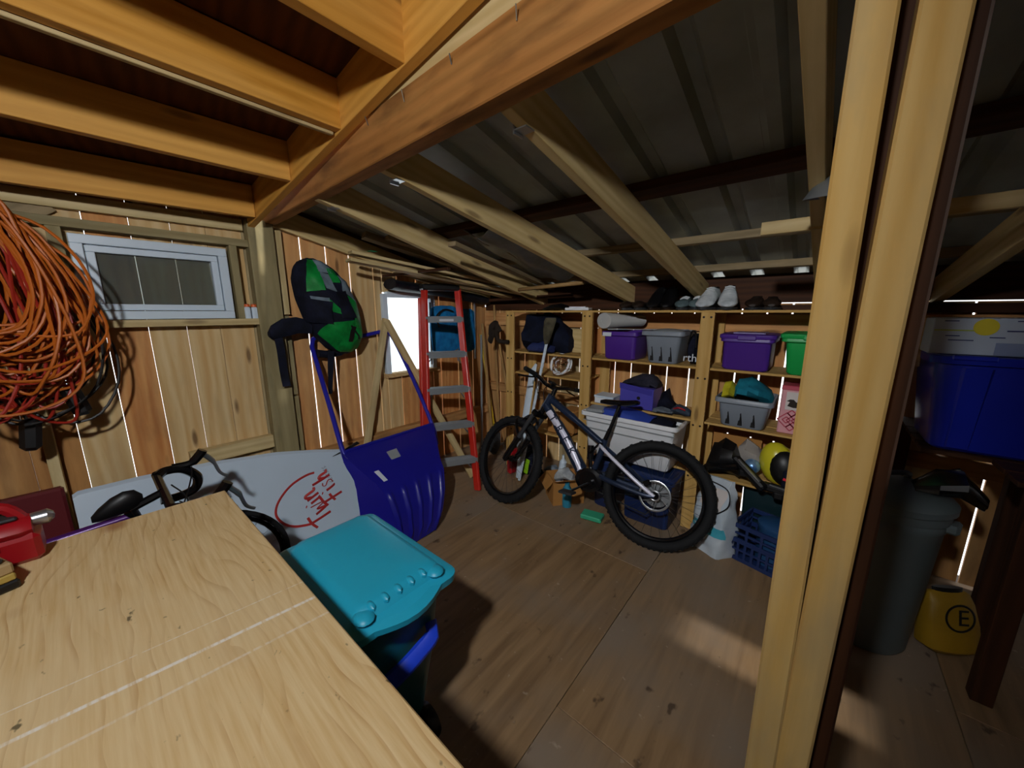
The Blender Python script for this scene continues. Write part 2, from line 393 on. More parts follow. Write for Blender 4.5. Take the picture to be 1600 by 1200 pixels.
# ceiling: loft framing, main beam, rafters, purlins and roof sheets
ce = root_s('ceiling')
def zb(x): return 2.19+.137*(x+2.15)            # underside of the lean-to roof framing on the left
tl = math.atan(.137)
for x0, x1 in ((-3.1, -1.9), (-1.895, -.7), (-.695, .5), (.505, 1.7), (1.705, 2.4)):
    for y0, y1 in ((-2.4, -.6), (-.595, .85)):
        c = V((x0+x1)/2, (y0+y1)/2, zb((x0+x1)/2)+.198)
        build(MB().box(c, ((x1-x0)/math.cos(tl), y1-y0, .018), Matrix.Rotation(-tl, 3, 'Y')), 'roof_panel', M['loft'], ce, Matrix.Translation(c))
beam('rim_joist', (-3.0, .835, zb(-3.0)+.093), (2.25, .815, zb(2.25)+.093), .038, .186, M['joist'], ce)
for x, dx in ((-2.74, -.06), (-2.15, -.05), (-1.6, 0), (-1.15, 0), (-.62, 0), (.0, 0), (.6, 0), (1.2, 0), (1.8, 0)):
    beam('roof_joist', (x, .812, zb(x)+.095), (x+dx*2.9, -2.25, zb(x)+.095-.05*(x < -2.5)), .042, .18, M['joist'], ce)
beam('strip', (-1.632, .80, zb(-1.6)-.001), (-1.632, -1.4, zb(-1.6)-.001), .02, .012, M['lumber'], ce)
beam('ledger', (-2.975, -2.3, 2.06), (-2.975, .80, 2.10), .04, .07, M['lumber'], ce)
gb = [(-1.45, 2.30), (2.28, 2.30), (2.28, zb(2.28)+.19), (-1.45, zb(-1.45)+.19)]
build(MB().prism(gb, (0, .858, 0), (1,0,0), (0,0,1), (0,.02,0)), 'gable_board', M['rafter'], ce)
b1, b2 = V(-3.0, .955, 2.215), V(1.3, .785, 2.215)
beam('main_beam', b1, b2, .07, .18, M['beam'], ce, bev=.004, label='dark stained beam carrying the rafters')
for i in range(9):
    t = .12+.06*i; p = b1.lerp(b2, t)
    build(MB().bar((p.x, p.y-.037, 2.27-.006*(i % 3)), (p.x+.012, p.y-.055, 2.285), .003, .003), 'nail', M['steel'], ce)
rafts = [(-2.955, -2.955, 0), (-2.10, -2.16, -.01), (-1.49, -1.26, 0), (-.79, -.70, 0), (-.085, -.02, -.03), (.62, .47, -.02), (1.35, 1.3, 0)]
for i, (xa, xb, dz) in enumerate(rafts):
    a = V(xa, .93, 2.13+dz+.07); b = V(xb, 3.16, 2.13-.236*2.23+dz+.07)
    r = beam('rafter', a, b, .042, .14, M['rafter'], ce)
    if i in (1, 2, 3): build(MB().box((xa-.024, 1.0, 2.112+dz), (.006, .045, .03)).box((xa, 1.0, 2.108+dz), (.05, .045, .004)), 'joist_hanger', M['steel'], ce)
slope = math.atan(.236)
for y in (1.78, 2.38, 2.86):
    z = zroof(y)+.14+.02
    beam('purlin', (-3.1, y, z+.005), (2.3, y, z+.005), .09 if y < 2 else .03, .045, M['purlin' if y < 2 else 'lumber_grey'], ce, up=(0, math.sin(slope), math.cos(slope)))  # far purlins get paler wood that stands in for their lit lower edge
def roof_sheet(x0, x1):
    prof = []; x = x0
    while x < x1-1e-6:
        prof += [(x, 0), (x+.06, 0), (x+.08, .028), (x+.12, .028), (x+.14, 0)]; x += .24
    prof.append((x1+.02, 0)); mb = MB()
    def S(u, v):
        i = min(int(round(u*(len(prof)-1))), len(prof)-1); px_, pz_ = prof[i]; y = lerp(.9, 3.32, v); return (px_, y, zroof(y)+.19+pz_)
    mb.grid(S, len(prof)-1, 1, .0015, False); build(mb, 'roof_sheet', M['metal_roof'], ce)
for k in range(6): roof_sheet(-3.12+.96*k, -3.12+.96*(k+1))
# cross board behind the post, nailed under the rafters
beam('cross_board', (-.24, 1.9, 1.886), (.75, 1.9, 1.886), .02, .05, M['lumber'], ce, label='pale cross board running behind the double post')
# double post
pt = root_s('pillar')
beam('post_board', (.024, .84, 0), (.003, .855, 2.14), .05, .09, M['post'], pt, up=(0,1,0), bev=.004)
beam('post_board', (.060, .845, 0), (.078, .86, 2.30), .054, .09, M['post'], pt, up=(0,1,0), bev=.004)
beam('post_board', (.100, .912, 0), (.106, .917, 2.3), .04, .12, M['purlin'], pt, up=(0,1,0), bev=.004, label='dark brown board behind the pale post boards')
beam('spacer', (.04, .90, 0), (.042, .90, 2.1), .05, .03, M['purlin'], pt, up=(0,1,0))
# windows
w1 = root_s('window_1')
def fr(y0, y1, z0, z1, wd, x, d, mat, name):
    for a, b in (((y0, z0), (y1, z0)), ((y0, z1), (y1, z1))):
        z = a[1]+(wd/2 if a[1] == z0 else -wd/2)
        build(MB().box((x, (y0+y1)/2, z), (d, y1-y0, wd), None, .003), name, mat, w1)
    for y in (y0+wd/2, y1-wd/2): build(MB().box((x, y, (z0+z1)/2), (d, wd, z1-z0-2*wd), None, .003), name, mat, w1)
fr(.045, .69, 1.508, 1.938, .046, -2.965, .06, M['white_pvc'], 'frame')
fr(.094, .641, 1.557, 1.889, .034, -2.972, .05, M['white_pvc'], 'sash')
build(MB().box((-2.978, .367, 1.723), (.005, .49, .27)), 'pane', M['reflection_tint_glass'], w1)
w2 = root_s('window_2')
for nm, c, s in (('frame', (-2.995, 1.795, 1.335), (.06, .05, .74)), ('frame', (-2.995, 2.315, 1.335), (.06, .05, .74)), ('frame', (-2.995, 2.055, 1.70), (.06, .47, .05)), ('sill', (-2.985, 2.055, .975), (.1, .6, .035))):
    build(MB().box(c, s, None, .003), nm, M['plank_pale'] if nm == 'sill' else M['white_pvc'], w2)
build(MB().box((-3.0, 2.055, 1.335), (.004, .47, .68)), 'pane', M['glass'], w2)
# ------------------------------------------------------------------ workbench and what lies on it
def bench_mat():
    m, nt, b = newmat('bench_plywood'); L = nt.links; tc = coords(nt, (1,1,1), False)
    dn = noise(nt, coords(nt, (1.1, 2.6, 1)), 1.3, 2); sx = N(nt, 'ShaderNodeSeparateXYZ'); L.new(tc, sx.inputs[0])
    ph = mth(nt, 'ADD', mth(nt, 'MULTIPLY', sx.outputs[1], 34), mth(nt, 'MULTIPLY', dn, 9)); 
    fr_ = mth(nt, 'FRACT', ph); line = rng(nt, fr_, .72, .98, 0, 1); line = mth(nt, 'MULTIPLY', line, rng(nt, noise(nt, coords(nt, (3, 9, 1)), 2, 3), .35, .7, 0, .75))
    fine = noise(nt, coords(nt, (2.5, 60, 1)), 2, 4)
    col = mixc(nt, rng(nt, fine, .3, .7), rgb('#e6cb9a'), rgb('#d5b27a')); col = mixc(nt, line, col, rgb('#b88a52'))
    lf = noise(nt, coords(nt, (1, 1, 1)), 2.2, 3); col = mixc(nt, rng(nt, lf, .5, .7, 0, .5), col, rgb('#e2ca9e'))
    vo = N(nt, 'ShaderNodeTexVoronoi'); L.new(coords(nt, (3, 4.2, 1)), vo.inputs['Vector']); vo.inputs['Scale'].default_value = 1
    col = mixc(nt, rng(nt, vo.outputs['Distance'], .06, .16, .7, 0), col, rgb('#9a5f34'))
    # black mould specks and white paint lines that run across the sheet
    sp = noise(nt, coords(nt, (9, 14, 1)), 3, 3); col = mixc(nt, rng(nt, sp, .70, .76, 0, .8), col, rgb('#3b3a2a'))
    for x0, wd, am in ((.05, .0055, .9), (-.024, .002, .55), (.118, .004, .4)):
        q = mth(nt, 'ABSOLUTE', mth(nt, 'SUBTRACT', mth(nt, 'SUBTRACT', sx.outputs[0], mth(nt, 'MULTIPLY', mth(nt, 'SUBTRACT', sx.outputs[1], .766), .13)), x0))
        k = mth(nt, 'MULTIPLY', rng(nt, q, wd*.5, wd, am, 0), rng(nt, noise(nt, coords(nt, (8, 40, 1)), 3, 3), .3, .55)); col = mixc(nt, k, col, rgb('#f2ece0'))
    L.new(col, b.inputs['Base Color']); b.inputs['Roughness'].default_value = .5; b.inputs['Specular IOR Level'].default_value = .3; bump(nt, b, fine, .12, .001); return m
M['bench'] = bench_mat()
t = thing('workbench', 'plywood workbench top with white paint lines in the lower corner', 'workbench', (-.87, -.5, 0))
build(MB().box((-.87, -.49, .886), (1.5, 1.52, .028), None, .003), 'bench_top', M['bench'], t, Matrix.Translation((-.87, -.49, .886)))
for y in (.2, -1.15): beam('apron', (-1.58, y, .815), (-.16, y, .815), .04, .11, M['joist'], t)
for x in (-1.56, -.18): beam('rail', (x, -1.13, .815), (x, .18, .815), .04, .11, M['joist'], t)
for x in (-1.54, -.2):
    for y in (.15, -1.1): beam('leg', (x, y, 0), (x, y, .76), .09, .04, M['joist'], t, up=(1,0,0))
# red power tool at the bench's far edge
M['red'] = plain('red_plastic', '#a3121c', .35, 0, .12); M['dkgrey'] = plain('dark_grey_plastic', '#2b2d30', .5); M['ltgrey'] = plain('light_grey_plastic', '#8e9294', .45)
t = thing('power_tool', 'red and black power tool standing at the far edge of the plywood bench', 'tool', (-1.56, -.24, .901))
build(MB().box((-1.565, -.25, .94), (.10, .22, .077), None, .012), 'body', M['red'], t)
build(MB().loft([[V(-1.565+.05*math.cos(a)*s, y, .99+.03*math.sin(a)*s) for a in [2*PI*k/10 for k in range(10)]] for y, s in ((-.36, .8), (-.33, 1), (-.17, 1), (-.15, .85))]), 'motor_housing', M['red'], t)
build(MB().tube(spline([(-1.565, -.33, 1.0), (-1.565, -.3, 1.055), (-1.565, -.2, 1.055), (-1.565, -.165, 1.01)], 5), .014, 8), 'handle', M['red'], t)
build(MB().box((-1.51, -.24, .965), (.012, .07, .02), None, .004), 'grip_opening', M['black'], t)
build(MB().lathe([(.004, -.02), (.018, -.016), (.02, .012), (.01, .022), (.001, .024)], (-1.565, -.135, 1.0), rotx(-90), 12), 'knob', M['steel'], t)
build(MB().box((-1.565, -.25, 1.022), (.06, .16, .008), None, .003), 'top_plate', M['dkgrey'], t)
# sanding block on the near left corner
t = thing('sanding_block', 'dark block with tan side and yellow band on the plywood bench', 'block', (-1.43, -.28, .901))
SB = rotz(20)
for nm, z, sz, bv, mt in (('base', .912, (.10, .16, .021), .004, M['black']), ('band', .932, (.094, .154, .018), .003, plain('yellow_band', '#b59a4a', .6, 0, .1)), ('side', .955, (.094, .154, .027), .004, plain('tan_side', '#b09468', .7, 0, .1)), ('top_pad', .975, (.078, .136, .016), .006, M['dkgrey'])):
    build(MB().box((-1.415, -.265, z), sz, SB, bv), nm, mt, t)
# ------------------------------------------------------------------ turquoise bin
M['turq'] = plain('turquoise_plastic', '#27b2d4', .38, 0, .06, .5, 5, .03); M['teal_body'] = plain('dark_teal_plastic', '#12616e', .35, 0, .1); M['blue_latch'] = plain('bright_blue_plastic', '#1f45d8', .35)
def rrect(x0, x1, y0, y1, r, z, n=4):
    out = []
    for cx, cy, a0 in ((x1-r, y1-r, 0), (x0+r, y1-r, 90), (x0+r, y0+r, 180), (x1-r, y0+r, 270)):
        for k in range(n+1):
            a = math.radians(a0+90*k/n); out.append(V(cx+r*math.cos(a), cy+r*math.sin(a), z))
    return out
t = thing('storage_tote', 'tall tote with turquoise lid and bright blue latch beside the bench', 'tote', (-1.13, .53, 0))
bx = (-1.42, -.86, .36, .715)
def inset(d, r, z): return rrect(bx[0]+d, bx[1]-d, bx[2]+d, bx[3]-d, r, z)
build(MB().loft([inset(.10, .03, .0), inset(.09, .05, .02), inset(.045, .05, .38), inset(.03, .05, .58), inset(.028, .05, .655)]), 'body', M['teal_body'], t)
lid = MB().loft([inset(.01, .035, .645), inset(-.012, .04, .650), inset(-.014, .04, .674), inset(.0, .04, .682), inset(.02, .036, .686), inset(.036, .034, .71), inset(.055, .03, .716), inset(.15, .012, .714)])
for i in range(5): lid.ball((bx[1]-.045, .435+.045*i, .705), (.022, .014, .014), None, 8, 5)
for y in (.405, .655): lid.ball((bx[1]-.03, y, .698), (.034, .03, .013), None, 12, 6)
lip = [V(bx[1]+.006+.045*math.sin(PI*k/8), lerp(.40, .66, k/8), 0) for k in range(9)]
lid.loft([[p+V(-.03, 0, .652), p+V(0, 0, .655), p+V(.002, 0, .674), p+V(-.03, 0, .682)] for p in lip])
build(lid, 'lid', M['turq'], t)
build(MB().tube(spline([(-.905, .44, .40), (-.875, .45, .435), (-.862, .50, .455), (-.862, .56, .47), (-.865, .615, .49), (-.89, .63, .52)], 4), [.02]*4+[.026]*13+[.02]*4, 8, flat=.6), 'latch', M['blue_latch'], t)
for y in (.44, .62): build(MB().lathe([(.005, -.02), (.06, -.02), (.065, 0), (.06, .02), (.005, .02)], (-.93, y, .066), rotx(90), 16), 'wheel', M['black'], t)
# ------------------------------------------------------------------ paddle board leaning on the left wall
M['board'] = plain('white_board', '#b9c8d6', .28, 0, .03, .5, 3); M['logo_red'] = plain('logo_red', '#a82a28', .4); M['print_grey'] = plain('print_grey', '#6d7077', .5)
XA, KX = -2.5, (-2.72+2.5)/.7
HL = math.sqrt(1+KX*KX)
def bp(y, h, d=0.0):   # point on the board face: h along the slope, d out of it
    z = h/HL; x = XA+KX*z; n = V(1, 0, -KX).normalized(); return V(x, y, z)+n*d
t = thing('paddle_board', 'long white paddle board lying on edge against the plank wall', 'surfboard', (-2.56, .6, 0))
ys = [-.13, -.11, .1, .41, .75, 1.0, 1.195, 1.31, 1.45, 1.56, 1.62]; tp = [.70, .712, .712, .696, .655, .60, .545, .49, .41, .32, .24]; bt_ = [.015, .004, .0, .0, .0, .0, .005, .02, .05, .10, .2]
rings = []
for y, a, b in zip(ys, tp, bt_):
    th = .05 if -.12 < y < 1.5 else .035
    prof = [(a-.02, 0), (a, -.02), (a, -.05-th+.02), (a-.02, -.05-th), (b+.02, -.05-th), (b, -.05-th+.02), (b, -.02), (b+.02, 0)]
    if y > 1.55: prof = [(lerp(q[0], (a+b)/2, .2), q[1]) for q in prof]
    rings.append([bp(y, h, d) for h, d in prof])
build(MB().loft(rings, True, True, False), 'hull', M['board'], t)
ST = {'arc': [(0.945,0.445),(0.896,0.444),(0.838,0.43),(0.779,0.404),(0.723,0.36),(0.684,0.312),(0.668,0.261),(0.679,0.216),(0.71,0.171),(0.755,0.139),(0.816,0.12),(0.862,0.112)]}
def script(o, xs, ys, strokes):
    for i, st_ in enumerate(strokes): ST[(o, i)] = [(o[0]-.954*ys*y-.30*xs*x, o[1]-.30*ys*y+.954*xs*x) for x, y in st_]
script((1.0, .118), .118, .125, [[(.22, 0), (.26, .5), (.32, 1.1)], [(-.1, .98), (.3, 1.1), (.75, 1.12)], [(.6, .68), (.66, .08), (.74, .06), (.86, .5), (.96, .07), (1.04, .08), (1.15, .72)], [(1.32, .6), (1.36, .1), (1.46, .06)], [(1.30, .86), (1.34, .9)], [(1.62, .0), (1.6, .4), (1.58, .68)], [(1.6, .38), (1.76, .68), (1.9, .6), (1.93, .15), (2.08, .08)]])
script((1.095, .225), .104, .118, [[(.22, -.08), (.27, .5), (.32, 1.08)], [(0, .98), (.35, 1.08), (.85, 1.12)], [(.02, .48), (.3, .55), (.62, .58)], [(.92, .6), (.96, .1), (1.06, .06)], [(.9, .86), (.94, .9)], [(1.52, .58), (1.36, .64), (1.26, .5), (1.46, .27), (1.44, .08), (1.2, .05)], [(1.78, 1.1), (1.75, .5), (1.74, 0)], [(1.75, .34), (1.92, .62), (2.06, .5), (2.08, .12), (2.22, .06)]])
mb = MB()
for k, pts in ST.items():
    P = spline([bp(y, h, .001) for y, h in pts], 5); mb.tube(P, .0105 if k != 'arc' else .009, 6, flat=.35)
build(mb, 'lettering', M['logo_red'], t)
mb = MB()
for i in range(7):
    y, h = lerp(1.018, 1.048, i/6), lerp(.462, .35, i/6); mb.tube([bp(y-.018, h, .001), bp(y-.004, h-.009, .001), bp(y+.004, h+.006, .001), bp(y+.012, h-.004, .001)], .002, 5)
build(mb, 'small_script', M['print_grey'], t)
build(MB().prism([(0, 0), (.10, .012), (.22, .04), (.2, .06), (.08, .022)], bp(1.09, .52, .002), (0,1,0), V(KX, 0, 1).normalized(), V(1,0,0)*.006), 'fin_strap', M['black'], t, label='black strap near the nose')
build(MB().box((-2.75, -.30, .36), (.05, .3, .7), None, .01), 'red_panel', plain('dark_red_paint', '#5a1218', .5)).name = 'red_panel'
o = bpy.data.objects['red_panel']; props(o, 'dark red board standing behind the end of the white paddle board', 'board')
# ------------------------------------------------------------------ road bike between bench and board (local: x forward, y left, z up)
M['bk_black'] = plain('gloss_black', '#0b0b0d', .22, 0, 0, .5); M['purple_paint'] = plain('purple_paint', '#4b1d66', .3, .2)
def wheel_mb(c, R, tyre, rimw, R3):
    a = MB().torus(c, R-tyre, tyre, R3, 48, 8); b = MB().torus(c, R-tyre*2-rimw*.5, rimw*.5, R3, 40, 6, 1.2); return a, b
RY = rotx(90)
t = thing('road_bike', 'black and purple drop-bar road bike standing between bench and white board', 'bicycle')
def spokes(c, R, n, R3, rad=.0011):
    mb = MB()
    for i in range(n):
        a = 2*PI*i/n; s = .022 if i % 2 else -.022; b = a+(.5 if i % 4 < 2 else -.5)
        mb.tube([Vector(c)+R3 @ V(.02*math.cos(b), .02*math.sin(b), s), Vector(c)+R3 @ V(R*math.cos(a), R*math.sin(a), 0)], rad, 4)
    return mb
for cx in (0, .99):
    a, b = wheel_mb((cx, 0, .338), .338, .013, .022, RY); wh = build(a, 'wheel', M['rubber'], t)
    build(b, 'rim', M['bk_black'], wh); build(spokes((cx, 0, .338), .295, 24, RY), 'spokes', M['steel'], wh)
    build(MB().lathe([(.004, -.05), (.018, -.04), (.014, 0), (.018, .04), (.004, .05)], (cx, 0, .338), RY, 12), 'hub', M['bk_black'], wh)
fr_ = MB()
for a, b, r in (((.41, 0, .27), (.28, 0, .78), .016), ((.41, 0, .27), (.83, 0, .66), .022), ((.41, 0, .27), (0, .05, .338), .009), ((.41, 0, .27), (0, -.05, .338), .009), ((.29, 0, .72), (0, .05, .338), .008), ((.29, 0, .72), (0, -.05, .338), .008), ((.835, 0, .63), (.80, 0, .79), .02)): fr_.tube([a, b], r, 10)
build(fr_, 'frame', M['bk_black'], t); build(MB().tube([(.29, 0, .74), (.81, 0, .77)], .017, 10), 'top_tube', M['purple_paint'], t)
fk = MB()
for s in (-1, 1): fk.tube(spline([(.83, 0, .64), (.86, s*.045, .60), (.93, s*.05, .42), (.99, s*.05, .338)], 4), .011, 8)
build(fk, 'fork', M['bk_black'], t)
build(MB().tube([(.28, 0, .78), (.25, 0, .88)], .013, 8), 'seatpost', M['bk_black'], t)
build(MB().loft([[V(x, wd*math.cos(a), .90+hh*math.sin(a)) for a in [2*PI*k/12 for k in range(12)]] for x, wd, hh in ((.10, .03, .01), (.12, .068, .02), (.17, .07, .022), (.24, .035, .02), (.34, .02, .016), (.38, .01, .01))]), 'saddle', M['bk_black'], t)
build(MB().tube([(.80, 0, .80), (.90, 0, .835)], .016, 8).box((.80, 0, .82), (.03, .03, .04), None, .006), 'stem', M['bk_black'], t)
bar = MB().tube([(.90, -.2, .835), (.90, .2, .835)], .0155, 8)
for s in (-1, 1): bar.tube(spline([(.90, s*.17, .835), (.93, s*.2, .84), (.99, s*.21, .825), (1.035, s*.21, .77), (1.02, s*.21, .715), (.96, s*.215, .695), (.90, s*.215, .70)], 6), .0195, 8)
build(bar, 'handlebar', M['bk_black'], t)
for s in (-1, 1):
    h = build(MB().tube(spline([(.955, s*.21, .845), (1.02, s*.21, .845), (1.055, s*.21, .875), (1.07, s*.21, .895)], 4), [.016]*5+[.02]*8, 8), 'brake_hood', M['bk_black'], t)
    build(MB().tube(spline([(1.065, s*.21, .88), (1.10, s*.21, .83), (1.12, s*.205, .765), (1.15, s*.2, .735)], 4), [.011]*5+[.007]*8, 6, flat=.6), 'brake_lever', M['steel'], h)
build(MB().loft([[V(x, w_*math.cos(a), z+h*math.sin(a)) for a in [2*PI*k/12 for k in range(12)]] for x, w_, z, h in ((.70, .008, .80, .012), (.72, .02, .81, .025), (.755, .026, .825, .04), (.79, .026, .835, .045), (.82, .022, .838, .038), (.84, .008, .835, .015))]), 'frame_bag', M['black'], t)
cb = MB()
for s in (-1, 1): cb.tube(spline([(1.02, s*.2, .83), (1.0, s*.12, .80), (.95, s*.05, .72), (.88, s*.02, .66)], 5), .003, 5)
for s in (-.6, .3): cb.tube(spline([(.93, s*.2, .83), (.97, s*.1, .75), (.9, s*.05, .66)], 5), .003, 5)
build(cb, 'cable', M['black'], t)
build(MB().torus((.41, 0, .27), .09, .006, RY, 24, 6).tube([(.41, -.05, .27), (.41, .05, .27)], .015, 8).tube([(.41, -.07, .27), (.53, -.08, .17)], .01, 6).tube([(.41, .07, .27), (.29, .08, .37)], .01, 6), 'crankset', M['bk_black'], t)
spin(t, (-2.02, -.765, 0), 90, rotx(4))
# ------------------------------------------------------------------ blue snow scoop
M['scoop'] = plain('deep_blue_plastic', '#1b1a86', .28, 0, .05, .5); M['blue_steel'] = plain('blue_painted_tube', '#24249c', .3, .1); M['label'] = plain('white_label', '#c9ced6', .5)
t = thing('snow_scoop', 'deep blue push snow scoop with tubular handle leaning on wall', 'snow scoop', (-2.2, 1.4, 0))
sec = [(-1.93, 0.0), (-1.925, .10), (-1.955, .24), (-2.02, .38), (-2.10, .44), (-2.24, .53), (-2.40, .605)]   # x, z of the underside, blade to rim
yl = [1.16, 1.155, 1.15, 1.14, 1.12, 1.07, 1.05]; yr = [1.44, 1.50, 1.56, 1.61, 1.64, 1.73, 1.82]
def SP(u, v):
    q = v*6; i = min(int(q), 5); f = q-i; x, z = lerp(sec[i][0], sec[i+1][0], f), lerp(sec[i][1], sec[i+1][1], f); a, b = lerp(yl[i], yl[i+1], f), lerp(yr[i], yr[i+1], f)
    e = 0.0
    if .02 < v < .56: e = .014*max(0, math.sin(u*PI*9))**2*min(1, (v-.02)*8)*min(1, (.56-v)*10)
    return (x+e-.03*(1-abs(2*u-1)**6)*0, lerp(a, b, u), z+.02*u)
build(MB().grid(SP, 72, 24, .006), 'pan', M['scoop'], t)
for side, yy in ((0, yl), (1, yr)):
    mb = MB(); mb.grid(lambda u, v: V(SP(side, u))+V(-.20*v*math.sin(PI*min(1, u*.75+.25)), (-.17 if side == 0 else .10)*v*(1-u)**.7, .02*v), 14, 4, .006); build(mb, 'side_wall', M['scoop'], t)
build(MB().tube([V(SP(k/12, 1)) for k in range(13)], .012, 8), 'rim', M['scoop'], t)
hp = spline([(-2.33, 1.085, .46), (-2.40, 1.06, .60), (-2.62, 1.09, .90), (-2.90, 1.125, 1.29)], 6)+spline([(-2.935, 1.15, 1.345), (-2.94, 1.22, 1.36), (-2.94, 1.45, 1.34), (-2.94, 1.70, 1.375), (-2.935, 1.77, 1.375), (-2.90, 1.82, 1.30), (-2.62, 1.83, .92), (-2.40, 1.82, .60), (-2.33, 1.80, .46)], 6)
build(MB().tube(hp, .0165, 10), 'handle', M['blue_steel'], t)
def on_pan(u0, u1, v0, v1, mat, name, d=.002): build(MB().grid(lambda a, b: V(SP(lerp(u0, u1, a), lerp(v0, v1, b)))+V(.6, 0, .8)*d, 4, 4, .001), name, mat, t)
on_pan(.36, .48, .80, .88, M['ltgrey'], 'label'); on_pan(.1, .155, .66, .76, M['label'], 'label')
# ------------------------------------------------------------------ green backpack on the wall
M['pack_black'] = fabric('black_pack_cloth', '#0c0e18', '#15182a'); M['pack_green'] = fabric('green_pack_cloth', '#0f8a3a', '#0a6a2a', .35, .5); M['pack_grey'] = fabric('grey_pack_cloth', '#71808c', '#5c6873')
t = thing('backpack', 'green, grey and black hiking backpack hanging on the planks', 'backpack', (-2.9, 1.29, 1.22))
PK = [(0, .04, .05, 1.33), (.06, .13, .13, 1.32), (.2, .20, .20, 1.31), (.4, .232, .235, 1.295), (.6, .235, .225, 1.28), (.78, .215, .19, 1.27), (.9, .165, .14, 1.26), (.97, .10, .09, 1.25), (1, .04, .04, 1.25)]
def pk(v):
    for a, b in zip(PK, PK[1:]):
        if v <= b[0]: f = (v-a[0])/(b[0]-a[0]); return [lerp(a[i], b[i], f) for i in (1, 2, 3)]
    return PK[-1][1:]
def PS(u, v, d=0):
    hw, dp, yc = pk(max(0, min(1, v))); a = u*PI/2; w_ = .010*math.sin(9*u+13*v)+.006*math.sin(23*v-7*u); lean = .11*(v-.5)
    return V(-2.885+(dp*.82+w_+d)*max(0, math.cos(a))**.8, yc-.03+(hw*.86+d)*math.sin(a)-lean, 1.225+.70*v)
body = MB(); body.loft([[PS(lerp(-1, 1, k/20), i/24) for k in range(21)]+[V(-2.90, PS(.6, i/24).y, 1.225+.7*i/24), V(-2.90, PS(-.6, i/24).y, 1.225+.7*i/24)] for i in range(25)])
build(body, 'main_bag', M['pack_black'], t)
def patch(name, mat, q, d=.008, n=8):
    q = [V(*p) for p in q]
    build(MB().grid(lambda a, b: (lambda p: PS(p.x, p.y, d))(q[0].lerp(q[1], a).lerp(q[3].lerp(q[2], a), b)), n, n, .006), name, mat, t)
patch('panel', M['pack_green'], [(-.55, .66), (-.14, .68), (-.05, .98), (-.35, .985)]); patch('panel', M['pack_grey'], [(-.12, .86), (.25, .85), (.4, .97), (-.05, .985)])
patch('panel', M['pack_grey'], [(-.1, .70), (.10, .67), (.12, .84), (-.12, .86)]); patch('panel', M['pack_green'], [(.12, .76), (.30, .76), (.42, .90), (.14, .90)])
patch('panel', M['pack_grey'], [(.28, .68), (.85, .52), (.80, .74), (.42, .84)]); patch('panel', M['pack_grey'], [(-.5, .54), (-.15, .55), (-.14, .60), (-.5, .62)], .012)
patch('panel', M['pack_green'], [(-.14, .46), (.12, .43), (.06, .47), (-.16, .60)], .012); patch('panel', M['pack_green'], [(.3, .30), (.85, .26), (.9, .50), (.36, .64)])
patch('panel', M['pack_green'], [(-.45, .03), (.6, .015), (.75, .30), (.28, .37)]); patch('panel', M['pack_green'], [(-.75, .24), (-.45, .035), (.3, .37), (-.3, .355)])
patch('pocket', M['pack_black'], [(-.9, .36), (-.25, .34), (-.1, .56), (-.85, .62)], .018); patch('pocket', M['pack_black'], [(.0, .40), (.34, .40), (.34, .68), (.05, .66)], .014)
patch('strap', M['black'], [(.0, .15), (.12, .14), (.30, .30), (.2, .31)], .016, 4); patch('strap', M['black'], [(.38, .16), (.42, .17), (.18, .32), (.15, .31)], .016, 4)
build(MB().loft([[V(-2.85+.03*math.cos(a), y-.01, z+h*math.sin(a)) for a in [2*PI*k/10 for k in range(10)]] for y, z, h in ((1.12, 1.44, .05), (1.03, 1.455, .06), (.94, 1.44, .065), (.87, 1.41, .05), (.85, 1.40, .02))]), 'hip_belt', M['pack_black'], t)
build(MB().grid(lambda u, v: (-2.85+.01*math.sin(6*v), .865+.05*u+.02*v, 1.40-.37*v), 2, 10, .006), 'strap', M['pack_black'], t)
build(MB().grid(lambda u, v: (-2.80+.02*v, 1.19+.05*u*(1-.5*v)-.03*v, 1.26-.32*v), 2, 10, .006), 'strap', M['pack_black'], t)
build(MB().loft([[V(-2.90+.045*math.cos(a), y, z+.03*math.sin(a)) for a in [2*PI*k/8 for k in range(8)]] for y, z in ((1.16, 1.24), (1.22, 1.225), (1.33, 1.235), (1.36, 1.25))]), 'lower_pad', M['pack_black'], t)
# ------------------------------------------------------------------ extension cords in a hanging coil
M['cord_orange'] = plain('orange_cord', '#c8681c', .45, 0, .15, .5, 3); M['cord_red'] = plain('red_cord', '#a62a1a', .45, 0, .15, .5, 3); M['cord_black'] = plain('dark_cord', '#1d1a18', .5)
def coil(n, yc, x0, top, wr, hr, seed, tilt=0):
    r = random.Random(seed); P = []
    for k in range(n):
        wk, hk = r.uniform(*wr), r.uniform(*hr); xo = x0+r.uniform(-.07, .09); yo = yc+r.uniform(-.05, .05); sk = r.uniform(-.08, .08); sw = r.uniform(.45, .95); tw = r.uniform(-.09, .09)
        for q in range(14):
            t_ = 2*PI*q/14; dn = (1-math.cos(t_))/2
            P.append(V(xo+.03*math.sin(2*t_+k)+tw*dn, yo+wk*math.sin(t_)*(.16+.84*dn**sw)+sk*dn+.02*math.sin(3*t_+k), top-hk*dn+.012*math.sin(5*t_+k*2)))
    return spline(P, 3)
def coil_thing(name, label, mat, rad, *a, **k):
    return props(build(MB().tube(coil(*a), rad, 6), name, mat), label, 'extension cord', k.get('group'))
coil_thing('extension_cord', 'thick bundle of bright orange extension cord hanging on the left', M['cord_orange'], .0062, 34, -.19, -2.62, 1.985, (.12, .31), (.5, .86), 5)
coil_thing('extension_cord', 'dark red extension cord looped among the orange coils', M['cord_red'], .0062, 16, -.18, -2.68, 1.98, (.08, .24), (.72, .95), 11)
